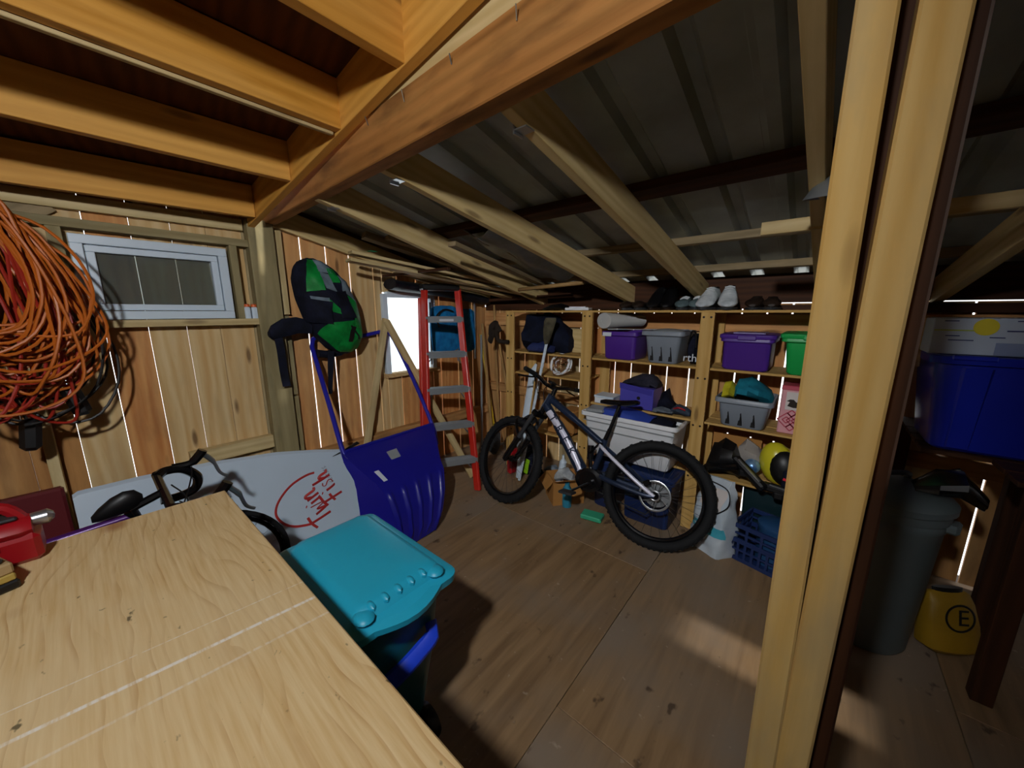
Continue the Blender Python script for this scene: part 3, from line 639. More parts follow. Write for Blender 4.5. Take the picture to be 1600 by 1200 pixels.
coil_thing('extension_cord', 'black extension cord looping lowest and widest behind the orange coils', M['cord_black'], .006, 5, -.14, -2.78, 1.93, (.20, .33), (.75, .93), 4)
build(MB().lathe([(.001, 0), (.014, 0), (.014, .3), (.018, .31), (.001, .315)], (-2.90, -.19, 1.965), roty(90), 10), 'wall_peg', M['steel']); props(bpy.data.objects['wall_peg'], 'steel peg that carries the coiled orange cords', 'hook')
for nm, c, R, lb in (('plug_block', (-2.70, -.045, 1.13), rotx(12), 'black plug end hanging right below the orange coils'), ('plug_block', (-2.70, -.20, 1.0), rotx(-8), 'black plug end hanging lowest beside the pale stud')):
    t = thing(nm, lb, 'plug', V(*c)-V(0, 0, .09))
    build(MB().box(c, (.045, .065, .15), R, .018), 'socket', M['black'], t); build(MB().tube(spline([Vector(c)+V(0, 0, .07), Vector(c)+V(.0, -.02, .2), Vector(c)+V(.0, -.06, .33)], 5), .006, 6), 'cord', M['cord_black'], t)
# two small white bottles with orange caps on the ledge
M['cap_orange'] = plain('orange_cap', '#d8622a', .45)
for i, (y, lb) in enumerate(((.757, 'left one of two small white bottles with orange caps on ledge'), (.797, 'right one of two small white bottles with orange caps on ledge'))):
    t = thing('glue_bottle', lb, 'bottle', (-2.93, y, 1.506), 'small bottles on the ledge')
    build(MB().loft([rrect(-2.945, -2.915, y-.017, y+.017, .008, 1.506, 3), rrect(-2.945, -2.915, y-.017, y+.017, .008, 1.575, 3), rrect(-2.936, -2.924, y-.008, y+.008, .005, 1.585, 3)]), 'bottle_body', M['white_pvc'], t)
    build(MB().lathe([(.001, 0), (.017, 0), (.016, .016), (.001, .02)], (-2.93, y, 1.582), None, 10), 'cap', M['cap_orange'], t)
# ------------------------------------------------------------------ laths leaning under the bright window
for a, b, lb in (((-2.86, 1.37, .012), (-2.90, 1.75, 1.49), 'pale lath leaning left, one half of the inverted V under the window'), ((-2.35, 2.22, .02), (-2.875, 1.74, 1.47), 'pale lath leaning right, other half of the inverted V under the window')):
    props(beam('lath', a, b, .06, .02, M['lumber'], None, up=(1,0,0)), lb, 'lath')
# ------------------------------------------------------------------ red step ladder
M['ladder_red'] = plain('red_fibreglass', '#c22a1e', .35, 0, .1)
t = thing('step_ladder', 'red fibreglass step ladder with grey steps before the bright window', 'ladder', (-2.2, 1.9, 0))
Lb, Lt, Rb, Rt = V(-2.36, 1.72, 0), V(-2.70, 2.02, 1.75), V(-2.145, 2.085, 0), V(-2.58, 2.30, 1.75)
for a, b in ((Lb, Lt), (Rb, Rt)):
    wd = (Rb-Lb).normalized()
    r_ = beam('rail', a, b, .03, .065, M['ladder_red'], t, up=(1,0,.2), bev=.004)
for a, b, s in ((Lb, Lt, .02), (Rb, Rt, .085)):
    beam('rear_rail', a+V(-.10, s, 0), b+V(-.095, s, -.08), .022, .04, M['ladder_red'], t, up=(1,0,.2), bev=.003)
for k in range(5):
    f = (.285+.305*k)/1.76; a, b = Lb.lerp(Lt, f), Rb.lerp(Rt, f); st = MB().bar(a+V(.0, .0, 0), b, .085, .022, (0,0,1), .003).bar(a+V(.042, 0, -.018), b+V(.042, 0, -.018), .008, .045, (0,0,1))
    for q in range(5): st.bar(a+V(-.03+.015*q, .02, .012), b+V(-.03+.015*q, -.02, .012), .004, .003)
    s_ = build(st, 'step', M['alu'], t)
    if k < 4:
        build(MB().tube([a+V(-.02, .02, -.1), a.lerp(b, .22)+V(0, 0, -.015)], .006, 5), 'brace', M['alu'], s_); build(MB().tube([b+V(-.02, -.02, -.1), a.lerp(b, .78)+V(0, 0, -.015)], .006, 5), 'brace', M['alu'], s_)
    if k == 4: build(MB().bar(a.lerp(b, .3)+V(.048, 0, -.02), a.lerp(b, .7)+V(.048, 0, -.02), .002, .02), 'label', M['label'], s_)
build(MB().bar(Lt+V(-.03, -.02, .01), Rt+V(-.03, .02, .01), .16, .05, (0,0,1), .01), 'top_cap', M['black'], t)
# blue folded chair behind the ladder
M['blue_cloth'] = fabric('blue_cloth', '#1878b4', '#125a90', .3)
t = thing('camp_chair', 'bright blue folded camp chair hanging behind the red ladder', 'chair', (-2.93, 2.6, 1.05))
def bc(y0, y1, z0, z1, x, nm):
    build(MB().grid(lambda u, v: (x+.02*math.sin(PI*u)*math.sin(PI*v)+.004*math.sin(20*u+5*v), lerp(y0, y1, u)+.03*math.sin(PI*v)*(u-.5), lerp(z0, z1, v)-.03*(2*u-1)**4*(1 if v > .5 else -1)), 12, 12, .02), nm, M['blue_cloth'], t)
bc(2.27, 2.60, 1.14, 1.61, -2.93, 'seat'); bc(2.62, 2.86, 1.12, 1.58, -2.945, 'backrest')
for y in (2.26, 2.61, 2.87): build(MB().tube([(-2.95, y, 1.03), (-2.955, y+.01, 1.64)], .009, 8), 'frame', M['alu'], t)
build(MB().tube(spline([(-2.91, 2.34, 1.40), (-2.89, 2.30, 1.50), (-2.90, 2.40, 1.57), (-2.90, 2.52, 1.55)], 5), .009, 6), 'strap', M['black'], t)
# long tools in the corner
def tool(lb, cat, a, b, r, mat, head=None, hm=None, nm='garden_tool', hn='head'):
    t = thing(nm, lb, cat, a); build(MB().tube([a, V(*a).lerp(V(*b), .5), b], r, 8), 'shaft', mat, t)
    if head: build(head, hn, hm or M['dkgrey'], t)
M['shaft_wood'] = plain('worn_ash_handle', '#a5814e', .6, 0, .3, .3, 4); M['shaft_yellow'] = plain('yellow_handle', '#c7ab22', .4)
tool('grey wooden shovel handle standing left among the corner tools', 'shovel', (-2.62, 2.80, .02), (-2.87, 2.91, 1.42), .016, M['shaft_wood'], MB().loft([[V(-2.60+.02*c, 2.80+.1*w_*s, z) for c, s in ((0, -1), (.5, -.6), (.9, 0), (.5, .6), (0, 1))] for z, w_ in ((.0, .3), (.06, .9), (.18, 1), (.26, .7), (.3, .15))], False, False))
tool('yellow-handled rake standing in the corner behind the ladder', 'rake', (-2.66, 2.90, .05), (-2.92, 2.93, 1.30), .014, M['shaft_yellow'], MB().bar((-2.66, 2.76, .05), (-2.66, 3.03, .05), .02, .02).bar((-2.65, 2.8, .0), (-2.65, 2.8, .05), .01, .006, (0,1,0)).bar((-2.65, 2.9, .0), (-2.65, 2.9, .05), .01, .006, (0,1,0)).bar((-2.65, 3.0, .0), (-2.65, 3.0, .05), .01, .006, (0,1,0)), M['steel'])
tool('longest pale wooden pole standing upright in the far corner', 'pole', (-2.70, 3.0, .01), (-2.80, 3.03, 1.62), .013, M['shaft_wood'])
tool('thin tool handle leaning right beside the shelf upright', 'hoe', (-2.42, 2.98, .02), (-2.75, 3.02, 1.35), .014, M['shaft_wood'], MB().box((-2.42, 2.96, .06), (.14, .02, .1), None, .003))
tool('dark steel pole bending at its top in the corner', 'pole', (-2.78, 2.78, .02), (-2.87, 2.89, 1.3), .012, M['alu'])
# dark work glove draped on the shelf upright
props(build(MB().tube(spline([(-2.36, 2.63, 1.36), (-2.40, 2.62, 1.42), (-2.45, 2.62, 1.40), (-2.47, 2.63, 1.32), (-2.52, 2.66, 1.26)], 6), [.03]*6+[.045]*13+[.035]*6, 8, flat=.6).tube(spline([(-2.40, 2.62, 1.38), (-2.35, 2.6, 1.28), (-2.24, 2.62, 1.27)], 5), .02, 8), 'strap_bundle', fabric('dark_brown_cloth', '#2b221a'), None), 'dark brown strap bundle hung on the left shelf upright', 'strap')
# ------------------------------------------------------------------ lumber stored overhead along the left wall
for nm, a, b, w_, h, mt, lb in (
  ('stored_board', (-2.58, 1.315, 1.955), (-2.30, 2.97, 1.762), .09, .022, 'lumber', 'upper pale board of the overhead stack with green tape'),
  ('stored_board', (-2.585, 1.30, 1.905), (-2.33, 2.97, 1.725), .11, .022, 'lumber', 'lowest pale board of the overhead stack above the backpack'),
  ('stored_board', (-2.53, 1.40, 2.075), (-2.235, 2.97, 1.752), .09, .045, 'lumber_grey', 'grey brown plank of the overhead stack, right of pale boards'),
  ('stored_board', (-2.40, 1.50, 2.06), (-2.205, 2.55, 1.86), .08, .03, 'lumber_grey', 'brown plank tucked between the grey plank and the rafter'),
  ('stored_board', (-1.78, 1.55, 1.955), (-2.0, 2.97, 1.77), .06, .028, 'lumber_grey', 'narrow board with a pale cut end under the left rafter'),
  ('stored_board', (-2.70, 1.75, 1.875), (-2.50, 2.97, 1.69), .14, .02, 'lumber', 'wide pale board lying lowest over the bright window')):
    o = beam(nm, a, b, w_, h, M[mt]); props(o, lb, 'board', 'lumber stored overhead')
for a, b in (((-2.97, 2.0, 1.84), (-2.05, 2.0, 1.885)), ((-2.97, 2.9, 1.72), (-1.9, 2.9, 1.735))): pass
beam('hanger', (-2.955, 2.93, 1.665), (-1.75, 2.93, 1.70), .04, .03, M['purlin'], ce); beam('hanger', (-2.97, 1.8, 1.855), (-2.1, 1.8, 1.855), .03, .018, M['purlin'], ce)
props(build(MB().tube([(-2.02, 2.5, 1.735), (-1.40, 2.5, 1.765)], .016, 8), 'pale_pole', M['shaft_wood']), 'pale yellow stick lying across the ends of the stored boards', 'pole')
for y, c, nm in ((1.50, '#1c9a62', 'tape'),): 
    build(MB().box((-2.52, 1.45, 1.972), (.05, .05, .003), None), nm, plain('green_tape', c, .5), bpy.data.objects['stored_board'])
p = bpy.data.objects['stored_board.005']; build(MB().box((-2.625, 1.98, 1.852), (.05, .22, .012)), 'tape', plain('pink_tape', '#c0506a', .5), p)
props(build(MB().loft([[V(-2.85+.10*math.cos(a), y, z+.045*math.sin(a)) for a in [2*PI*k/10 for k in range(10)]] for y, z in ((1.78, 1.78), (1.86, 1.77), (2.2, 1.75), (2.6, 1.71), (2.85, 1.68), (2.9, 1.67))]), 'rolled_tarp', fabric('black_tarp', '#0e1016', '#1a1d26', .6, .5)), 'black rolled tarp tucked under the stored boards by the window', 'tarp')
props(build(MB().grid(lambda u, v: (lerp(-1.95, -1.55, u), lerp(1.75, 2.7, v), zroof(lerp(1.75, 2.7, v))+.15+.02*math.sin(9*u+5*v)*math.cos(7*v)-.05*math.sin(PI*u)), 14, 14, .004), 'plastic_sheet', plain('grey_plastic_sheet', '#8a949c', .25, 0, .3, .6, 6)), 'crumpled grey plastic sheet tucked over the left rafters', 'sheet')
# ------------------------------------------------------------------ timber shelving unit along the back wall
t = thing('shelving_unit', 'pine shelving unit with open bays along the back wall', 'shelf', (-1.0, 2.86, 0))
SH = t
ups = [(-2.26, .095), (-1.443, .092), (-.57, .082), (.27, .085)]
for x, wd in ups:
    for y in (2.669, 3.03):
        u = beam('upright', (x, y, 0), (x, y, 1.55), wd, .022, M['shelf'], t, up=(0,1,0))
        if y < 2.7:
            for z in (1.535, 1.13, .80, .425):
                for s in (-.022, .022): build(MB().lathe([(.0075, 0), (.0075, .002), (.001, .003)], (x+s, y-.011, z-.02), rotx(90), 8), 'screw', M['screw'], u)
for z, x0, x1 in ((1.56, -2.31, .31), (1.183, -2.3, -1.45), (1.183, -1.44, -.575), (1.183, -.565, .30), (.985, -2.21, -1.49), (.815, -2.21, -1.49), (.812, -1.395, -.61), (.812, -.53, .23), (.44, -1.395, -.61), (.44, -.53, .23), (.44, -2.21, -1.49)):
    if z in (.815,) and x0 < -2: continue
    if z > 1.5: beam('shelf_board', (x0, 2.76, z-.008), (x1, 2.76, z-.008), .20, .016, M['shelf'], t); beam('shelf_board', (x0, 2.965, z-.008), (x1, 2.965, z-.008), .20, .016, M['shelf'], t); continue
    for y in (2.747, 2.89, 3.0): beam('shelf_board', (x0, y, z-.009), (x1, y, z-.009), .13 if y < 2.95 else .08, .016, M['shelf'], t)
# ------------------------------------------------------------------ plastic totes and boxes
def pl(n, c, r=.42): return plain(n, c, r, 0, .06)
M['purple'] = pl('purple_plastic', '#4a2488'); M['greybin'] = pl('grey_bin_plastic', '#7b838d'); M['greenbin'] = pl('green_bin_plastic', '#10a04a'); M['white_tote'] = pl('white_tote_plastic', '#dfe1e4'); M['navy'] = pl('navy_plastic', '#182b58'); M['dkgreen'] = pl('dark_green_plastic', '#12292e')
def bin_(name, label, x0, x1, y0, y1, z0, z1, mat, taper=.05, slots=0, lid=None, group=None, rim=.012, cat='bin'):
    t = thing(name, label, cat, ((x0+x1)/2, (y0+y1)/2, z0), group)
    def R(d, z, r=.03): return rrect(x0+d, x1-d, y0+d, y1-d, r, z, 4)
    mb = MB(); h = z1-z0; w_ = .006
    mb.loft([R(taper+.01, z0), R(taper, z0+.012), R(taper*.3+.01, z1-.04), R(rim, z1-.035), R(0, z1-.03), R(0, z1-.005), R(.004, z1), R(.012, z1), R(taper*.3+.02, z1-.05), R(taper+.01, z0+.015), R(taper+.04, z0+.014)])
    build(mb, 'tub', mat, t)
    if slots:   # tall triangular hand-rail slots moulded in the front
        for i in range(slots):
            xc = lerp(x0, x1, .26+.22*i) if slots > 1 else lerp(x0, x1, .62)
            f = lambda z: y0+lerp(taper, taper*.3+.01, (z-z0)/h)-.0025
            za, zb = z0+.03*h+.01, z0+.52*h
            build(MB().add([V(xc-.013, f(za), za), V(xc+.013, f(za), za), V(xc+.009, f(za)-.001, lerp(za, zb, .5)), V(xc+.002, f(zb), zb), V(xc-.002, f(zb), zb), V(xc-.009, f(za)-.001, lerp(za, zb, .5)), V(xc-.013, f(za)+.004, za), V(xc+.013, f(za)+.004, za), V(xc+.002, f(zb)+.004, zb), V(xc-.002, f(zb)+.004, zb)], [(0, 1, 2, 3, 4, 5), (0, 6, 7, 1), (1, 7, 8, 3, 2), (4, 9, 6, 0, 5)]), 'slot', M['black'], t)
    if lid:
        lb = MB().loft([R(-.004, z1-.012), R(-.008, z1-.006), R(-.008, z1+.012), R(.004, z1+.018), R(.03, z1+.019), R(.045, z1+.012), R(.1, z1+.012)])
        lb.box(((x0+x1)/2, y0-.006, z1-.004), ((x1-x0)*.35, .012, .03), None, .005); build(lb, 'lid', lid, t)
    return t
b_ = bin_('storage_bin', 'purple lidless bin on the middle bay shelf, left of the grey bin', -1.325, -1.03, 2.67, 3.0, 1.184, 1.40, M['purple'], .025)
build(MB().box((-1.27, 2.668, 1.378), (.07, .004, .03)), 'label', M['label'], b_)
b_ = bin_('storage_bin', 'grey slotted bin beside the black bag, on the middle bay shelf', -.995, -.70, 2.64, 3.0, 1.184, 1.415, M['greybin'], .045, 3)
build(MB().ball((-.85, 2.8, 1.40), (.12, .13, .03), None, 12, 6), 'contents', M['ltgrey'], b_)
b_ = bin_('storage_bin', 'purple lidded bin in the right bay next to the green bin', -.485, -.195, 2.665, 3.0, 1.184, 1.395, M['purple'], .018, 0, M['purple'])
build(MB().box((-.335, 2.79, 1.418), (.17, .2, .008), None, .002), 'lid_sheet', pl('lilac_sheet', '#8c7fb0'), b_)
b_ = bin_('storage_bin', 'bright green slotted bin half hidden by the double post', -.165, .14, 2.64, 3.0, 1.184, 1.41, M['greenbin'], .04, 1, M['greenbin'])
b_ = bin_('storage_bin', 'grey slotted bin holding teal and yellow cloths, right bay', -.475, -.155, 2.63, 3.0, .813, 1.005, M['greybin'], .04, 3)
M['teal_cloth'] = fabric('teal_cloth', '#1c7f94', '#145f74', .3); M['yellow_cloth'] = fabric('yellow_cloth', '#c8c02c', '#a89c1c', .3)
def heap(name, label, cat, pts, mat, th=.02, parent=None, seed=1, group=None):
    """a folded cloth: a crumpled loft through (x, y, z, half width, half height)"""
    r = random.Random(seed); ph = [r.uniform(0, 6) for _ in range(4)]
    P = [Vector((p[0], p[1], p[2])) for p in pts]; rings = []
    for i, p in enumerate(pts):
        ring = []
        for k in range(16):
            a = 2*PI*k/16; w_ = 1+.18*math.sin(3*a+ph[0]+i*1.3)+.12*math.sin(5*a+ph[1]-i*2.1); ring.append(V(p[0], p[1]+p[3]*math.cos(a)*w_, p[2]+p[4]*math.sin(a)*w_))
        rings.append(ring)
    o = build(MB().loft(rings), name, mat, parent); return props(o, label, cat, group) if label else o
heap('cloth', 'yellow folded cloth in the left end of the grey bin', 'cloth', [(-.445, 2.75, 1.0, .05, .03), (-.44, 2.74, 1.03, .08, .05), (-.40, 2.74, 1.045, .09, .05), (-.375, 2.75, 1.02, .06, .04)], M['yellow_cloth'], seed=3)
heap('cloth', 'teal crumpled cloth heaped over the grey bin in the right bay', 'cloth', [(-.385, 2.76, 1.02, .04, .03), (-.36, 2.76, 1.06, .09, .055), (-.30, 2.76, 1.065, .11, .06), (-.24, 2.76, 1.045, .11, .055), (-.19, 2.77, 1.02, .08, .04), (-.17, 2.78, 1.0, .05, .02)], M['teal_cloth'], seed=8)
# red patterned tin with a bird
M['tin_red'] = pl('tin_red', '#b8485a'); M['tin_cream'] = pl('tin_cream', '#cfc6c2'); M['tin_pink'] = pl('tin_pink', '#d69aa0')
t = thing('patterned_tin', 'pink and red patterned box with a dark bird, beside the double post', 'box', (-.06, 2.8, .813))
build(MB().box((-.045, 2.80, .953), (.17, .16, .28), None, .006), 'box_body', M['tin_pink'], t)
build(MB().box((-.045, 2.80, 1.098), (.176, .166, .03), None, .005), 'lid', M['tin_red'], t)
build(MB().box((-.045, 2.7185, 1.02), (.12, .003, .11)), 'panel', M['tin_cream'], t)
build(MB().prism([(-.05, -.012), (-.02, -.02), (.03, -.015), (.055, .0), (.03, .012), (-.01, .016), (-.022, .03), (-.04, .03), (-.056, .018), (-.04, .014)], (-.045, 2.7175, 1.0), (1,0,0), (0,0,1), (0,-.002,0)), 'bird', M['screw'], t)
def diam(mb, cx, cz, r, y, w_):
    for k in range(4):
        a, b = k*PI/2, (k+1)*PI/2; mb.bar((cx+r*math.cos(a), y, cz+r*math.sin(a)), (cx+r*math.cos(b), y, cz+r*math.sin(b)), .003, w_, (0,0,1))
mb = MB()
for cx in (-.09, -.045, .0): 
    for r in (.02, .045): diam(mb, cx, .90, r, 2.7185, .006)
for cx in (-.0675, -.0225): diam(mb, cx, .855, .02, 2.7185, .006); diam(mb, cx, .945, .02, 2.7185, .006)
build(mb, 'pattern', M['tin_red'], t)
# black bag with white letters in the middle bay
t = thing('duffel_bag', 'black bag with white lettering squeezed right of the grey bin', 'bag', (-.655, 2.76, 1.184))
build(MB().loft([[V(-.70+.035*1.0+x_, 2.80+w_*math.cos(a), 1.295+h*math.sin(a)) for a in [2*PI*k/14 for k in range(14)]] for x_, w_, h in ((-.025, .08, .07), (-.01, .12, .105), (.03, .13, .11), (.05, .08, .08))]), 'bag_body', M['pack_black'], t)
build(MB().tube(spline([(-.68, 2.69, 1.33), (-.655, 2.66, 1.42), (-.63, 2.665, 1.40), (-.625, 2.68, 1.31)], 5), .006, 6), 'strap', M['black'], t)
build(text_mb('rth', .075, (-.655, 2.664, 1.24), (1,0,.0), (0,0,1)), 'lettering', M['label'], t)
# paper roll
t = thing('paper_roll', 'big white paper roll lying above the purple bin', 'roll', (-1.2, 2.85, 1.44))
RR = Matrix((V(.72, .69, 0), V(0, 0, 1), V(.69, -.72, 0))).transposed()
build(MB().lathe([(.001, 0), (.03, 0), (.031, -.002), (.068, -.002), (.07, .0), (.06, .36), (.001, .36)], (-1.285, 2.635, 1.482), Matrix((V(.90, -.436, 0), V(0, 0, 1), V(.436, .90, 0))).transposed(), 28, True, 1.2, .86), 'paper', plain('paper_white', '#b9bab8', .8, 0, .04), t)
build(MB().bar((-1.26, 2.65, 1.418), (-.75, 2.95, 1.418), .01, .006), 'cradle_rail', M['alu'], t)
# long tray under the roll: resting on the bin rims
# left bay contents
M['dark_blue_cloth'] = fabric('dark_blue_cloth', '#12182e', '#0c101e'); M['olive_cloth'] = fabric('olive_brush', '#5a5442', '#3d392c')
heap('sports_bag', 'dark blue soft bag filling the upper left bay', 'bag', [(-2.18, 2.85, 1.33, .10, .08), (-2.15, 2.84, 1.35, .14, .15), (-2.0, 2.84, 1.36, .15, .165), (-1.85, 2.84, 1.34, .15, .15), (-1.75, 2.85, 1.30, .12, .11), (-1.70, 2.86, 1.26, .06, .06)], M['dark_blue_cloth'], seed=4)
t = thing('fabric_pouch', 'navy pouch slumped against the sports bag in the left bay', 'pouch', (-1.93, 2.72, 1.184)); heap('pouch_body', None, None, [(-2.05, 2.70, 1.215, .04, .025), (-2.0, 2.70, 1.23, .06, .04), (-1.9, 2.70, 1.235, .07, .045), (-1.8, 2.70, 1.22, .05, .03)], pl('navy_cloth', '#1c2a5c', .7), parent=t)
t = thing('push_broom', 'white-handled brush standing head up before the left bay', 'broom', (-1.88, 2.6, .0))
a, b = V(-1.96, 2.44, .02), V(-1.775, 2.58, 1.30)
build(MB().tube([a, a.lerp(b, .5), b], .013, 8), 'handle', M['white_pvc'], t)
build(MB().loft([[V(-1.775+x_, 2.575, 1.28)+V(w_*math.cos(q), .03*math.sin(q), z_) for q in [2*PI*k/10 for k in range(10)]] for x_, z_, w_ in ((0, 0, .015), (.005, .05, .035), (.015, .12, .05), (.03, .19, .06), (.04, .22, .05))]), 'brush_head', M['olive_cloth'], t)
t = thing('ski', 'pale narrow ski standing on end beside the brush handle', 'ski', (-2.0, 2.5, .02))
build(MB().tube([(-1.99, 2.45, .03), (-1.95, 2.50, .55), (-1.905, 2.55, 1.02), (-1.87, 2.56, 1.10)], [.02, .036, .034, .012], 8, flat=.3), 'ski_body', M['white_pvc'], t)
build(MB().box((-1.97, 2.46, .35), (.05, .05, .2), rotx(5), .012), 'binding', M['ltgrey'], t)
props(build(MB().box((-1.62, 2.93, 1.29), (.20, .03, .212), rotz(8), .003), 'panel_board', M['rafter']), 'pale board standing on edge at the back of the left bay', 'board')
props(build(MB().loft([rrect(-1.58, -1.51, 2.80, 2.87, .03, 1.184), rrect(-1.58, -1.51, 2.80, 2.87, .03, 1.38), rrect(-1.57, -1.52, 2.81, 2.86, .02, 1.40)]), 'white_canister', M['white_tote']), 'white canister behind the left bay upright', 'canister')
# middle bay lower
t = thing('shoe_box', 'flat white box with its lid lying left of the violet box', 'box', (-1.28, 2.75, .813)); build(MB().box((-1.275, 2.75, .84), (.16, .15, .05), None, .003), 'tray', M['white_tote'], t); build(MB().box((-1.275, 2.75, .871), (.168, .158, .018), None, .003), 'lid', M['white_pvc'], t)
M['violet'] = pl('violet_card', '#4a45a8')
t = thing('violet_box', 'violet open carton behind the bike saddle', 'box', (-1.0, 2.8, .813))
build(MB().box((-1.02, 2.80, .897), (.26, .2, .165), None, .004), 'carton', M['violet'], t); build(MB().bar((-1.15, 2.69, .985), (-.9, 2.69, .955), .004, .05, (0,-.4,1)), 'flap', M['violet'], t)
build(MB().lathe([(.001, 0), (.014, 0), (.014, .002)], (-1.0, 2.699, .90), rotx(90), 10), 'hand_hole', M['black'], t)
heap('dark_jacket', 'dark grey garment piled on the violet carton', 'garment', [(-1.16, 2.80, .99, .05, .015), (-1.1, 2.80, 1.01, .09, .03), (-1.02, 2.8, 1.03, .1, .045), (-.93, 2.8, 1.03, .1, .045), (-.88, 2.8, 1.0, .07, .02)], fabric('charcoal_cloth', '#34333f', '#22222c'), seed=6)
heap('boot', 'black boot lying right of the violet carton', 'shoe', [(-.87, 2.76, .84, .03, .02), (-.85, 2.76, .88, .06, .06), (-.81, 2.76, .91, .06, .085), (-.78, 2.76, .87, .05, .05), (-.73, 2.76, .845, .04, .03)], M['pack_black'], seed=9)
t = thing('boot', 'grey and red sandal lying near the right end of that shelf', 'shoe', (-.69, 2.74, .813)); heap('shoe_upper', None, None, [(-.76, 2.73, .84, .03, .02), (-.72, 2.73, .862, .045, .035), (-.66, 2.73, .85, .045, .028), (-.63, 2.73, .838, .03, .018)], fabric('slate_cloth', '#3a4452', '#252a33'), parent=t, seed=2); build(MB().tube(spline([(-.74, 2.70, .86), (-.70, 2.675, .88), (-.66, 2.69, .865)], 4), .006, 6), 'red_strap', M['red'], t)
heap('sandal', 'pale grey shoes under the black boot', 'shoe', [(-.88, 2.70, .83, .03, .012), (-.84, 2.70, .838, .045, .02), (-.78, 2.70, .836, .045, .018), (-.74, 2.70, .83, .03, .01)], fabric('grey_shoe', '#7f8890', '#555c64'), seed=12)
# white tote and blue totes below
b_ = bin_('storage_tote', 'large white open tote under the middle bay behind the bike', -1.365, -.64, 2.46, 2.86, .442, .79, M['white_tote'], .05, 0, None, None, .012, 'tote')
for s in (0, 1): build(MB().bar((-1.345, 2.4775+.004*s, .72-.06*s), (-.66, 2.4775+.004*s, .72-.06*s), .006, .006), 'rib', M['ltgrey'], b_)
heap('blue_tarp', 'blue cloth and dark straps filling the white tote', 'tarp', [(-1.29, 2.62, .75, .08, .03), (-1.2, 2.62, .78, .11, .04), (-1.05, 2.62, .78, .12, .045), (-.95, 2.62, .77, .12, .04), (-.85, 2.62, .76, .1, .03)], pl('royal_cloth', '#2540a0', .7), seed=15)
heap('dark_strap_pile', 'dark straps lying in the right end of the white tote', 'strap', [(-.84, 2.60, .76, .09, .025), (-.78, 2.60, .775, .1, .025), (-.70, 2.60, .76, .07, .025)], M['pack_black'], seed=16)
props(build(MB().box((-1.27, 2.56, .797), (.14, .16, .03), rotz(12), .012), 'pale_tray', M['ltgrey']), 'pale grey tray on top of the white tote at its left end', 'tray')
b_ = bin_('storage_tote', 'navy blue lidded tote on the floor behind the rear wheel', -1.02, -.63, 2.47, 2.80, .0, .395, M['navy'], .035, 0, M['navy'], None, .012, 'tote')
build(MB().box((-.82, 2.478, .23), (.2, .02, .05), None, .006), 'handle', M['navy'], b_)
b_ = bin_('storage_tote', 'dark tote under the left half of the white tote', -1.28, -1.05, 2.50, 2.80, .0, .41, M['navy'], .03, 0, None, None, .012, 'tote')
props(build(MB().lathe([(.001, 0), (.035, 0), (.037, .02), (.037, .15), (.02, .18), (.018, .2), (.001, .2)], (-1.40, 2.36, .0), None, 14), 'spray_bottle', pl('teal_bottle', '#2a7f9a')), 'teal bottle on the floor behind the bike crank', 'bottle')
props(build(MB().box((-1.155, 2.33, .02), (.16, .1, .035), rotz(10), .006), 'green_case', pl('mint_plastic', '#3aa47c')), 'small mint green case on the floor by the bike motor', 'case')
# cardboard box with parts, left of the crank
M['card'] = plain('cardboard', '#a8763e', .8, 0, .12, .2, 5)
t = thing('cardboard_box', 'open brown cardboard box on the floor behind the bike', 'box', (-1.56, 2.42, 0))
CB = rotz(50); cc = V(-1.485, 2.46, 0)
for c, s in (((0, -.11, .105), (.26, .005, .21)), ((0, .11, .105), (.26, .005, .21)), ((-.13, 0, .105), (.005, .22, .21)), ((.13, 0, .105), (.005, .22, .21)), ((0, 0, .004), (.26, .22, .006))): build(MB().box(cc+CB @ V(*c), s, CB), 'box_side', M['card'], t)
for a, b, up in (((-.13, -.112, .21), (.13, -.112, .21), (0, -1, .5)), ((.13, -.11, .21), (.13, .11, .21), (1, 0, .4)), ((-.132, -.11, .21), (-.132, .11, .21), (-1, 0, -1.1))):
    q = CB @ V(*up).normalized()*.045; build(MB().bar(cc+CB @ V(*a)+q, cc+CB @ V(*b)+q, .004, .09, CB @ V(*up)), 'flap', M['card'], t)
props(build(MB().tube([cc+V(-.06, -.02, .02), cc+V(-.02, .0, .32)], [.03, .03], 10).lathe([(.03, .32), (.012, .35), (.012, .38), (.001, .38)], cc+V(-.02, 0, 0), None, 10), 'white_bottle', M['white_pvc']), 'white bottle sticking out of the cardboard box', 'bottle')
props(heap('rag', None, None, [(cc.x-.07, cc.y-.02, .18, .04, .03), (cc.x-.03, cc.y-.02, .22, .06, .05), (cc.x+.03, cc.y-.02, .24, .06, .04), (cc.x+.08, cc.y, .20, .03, .03)], fabric('pale_rag', '#b9bcbc', '#8d9194'), seed=21), 'pale grey rag bunched in the cardboard box', 'rag')
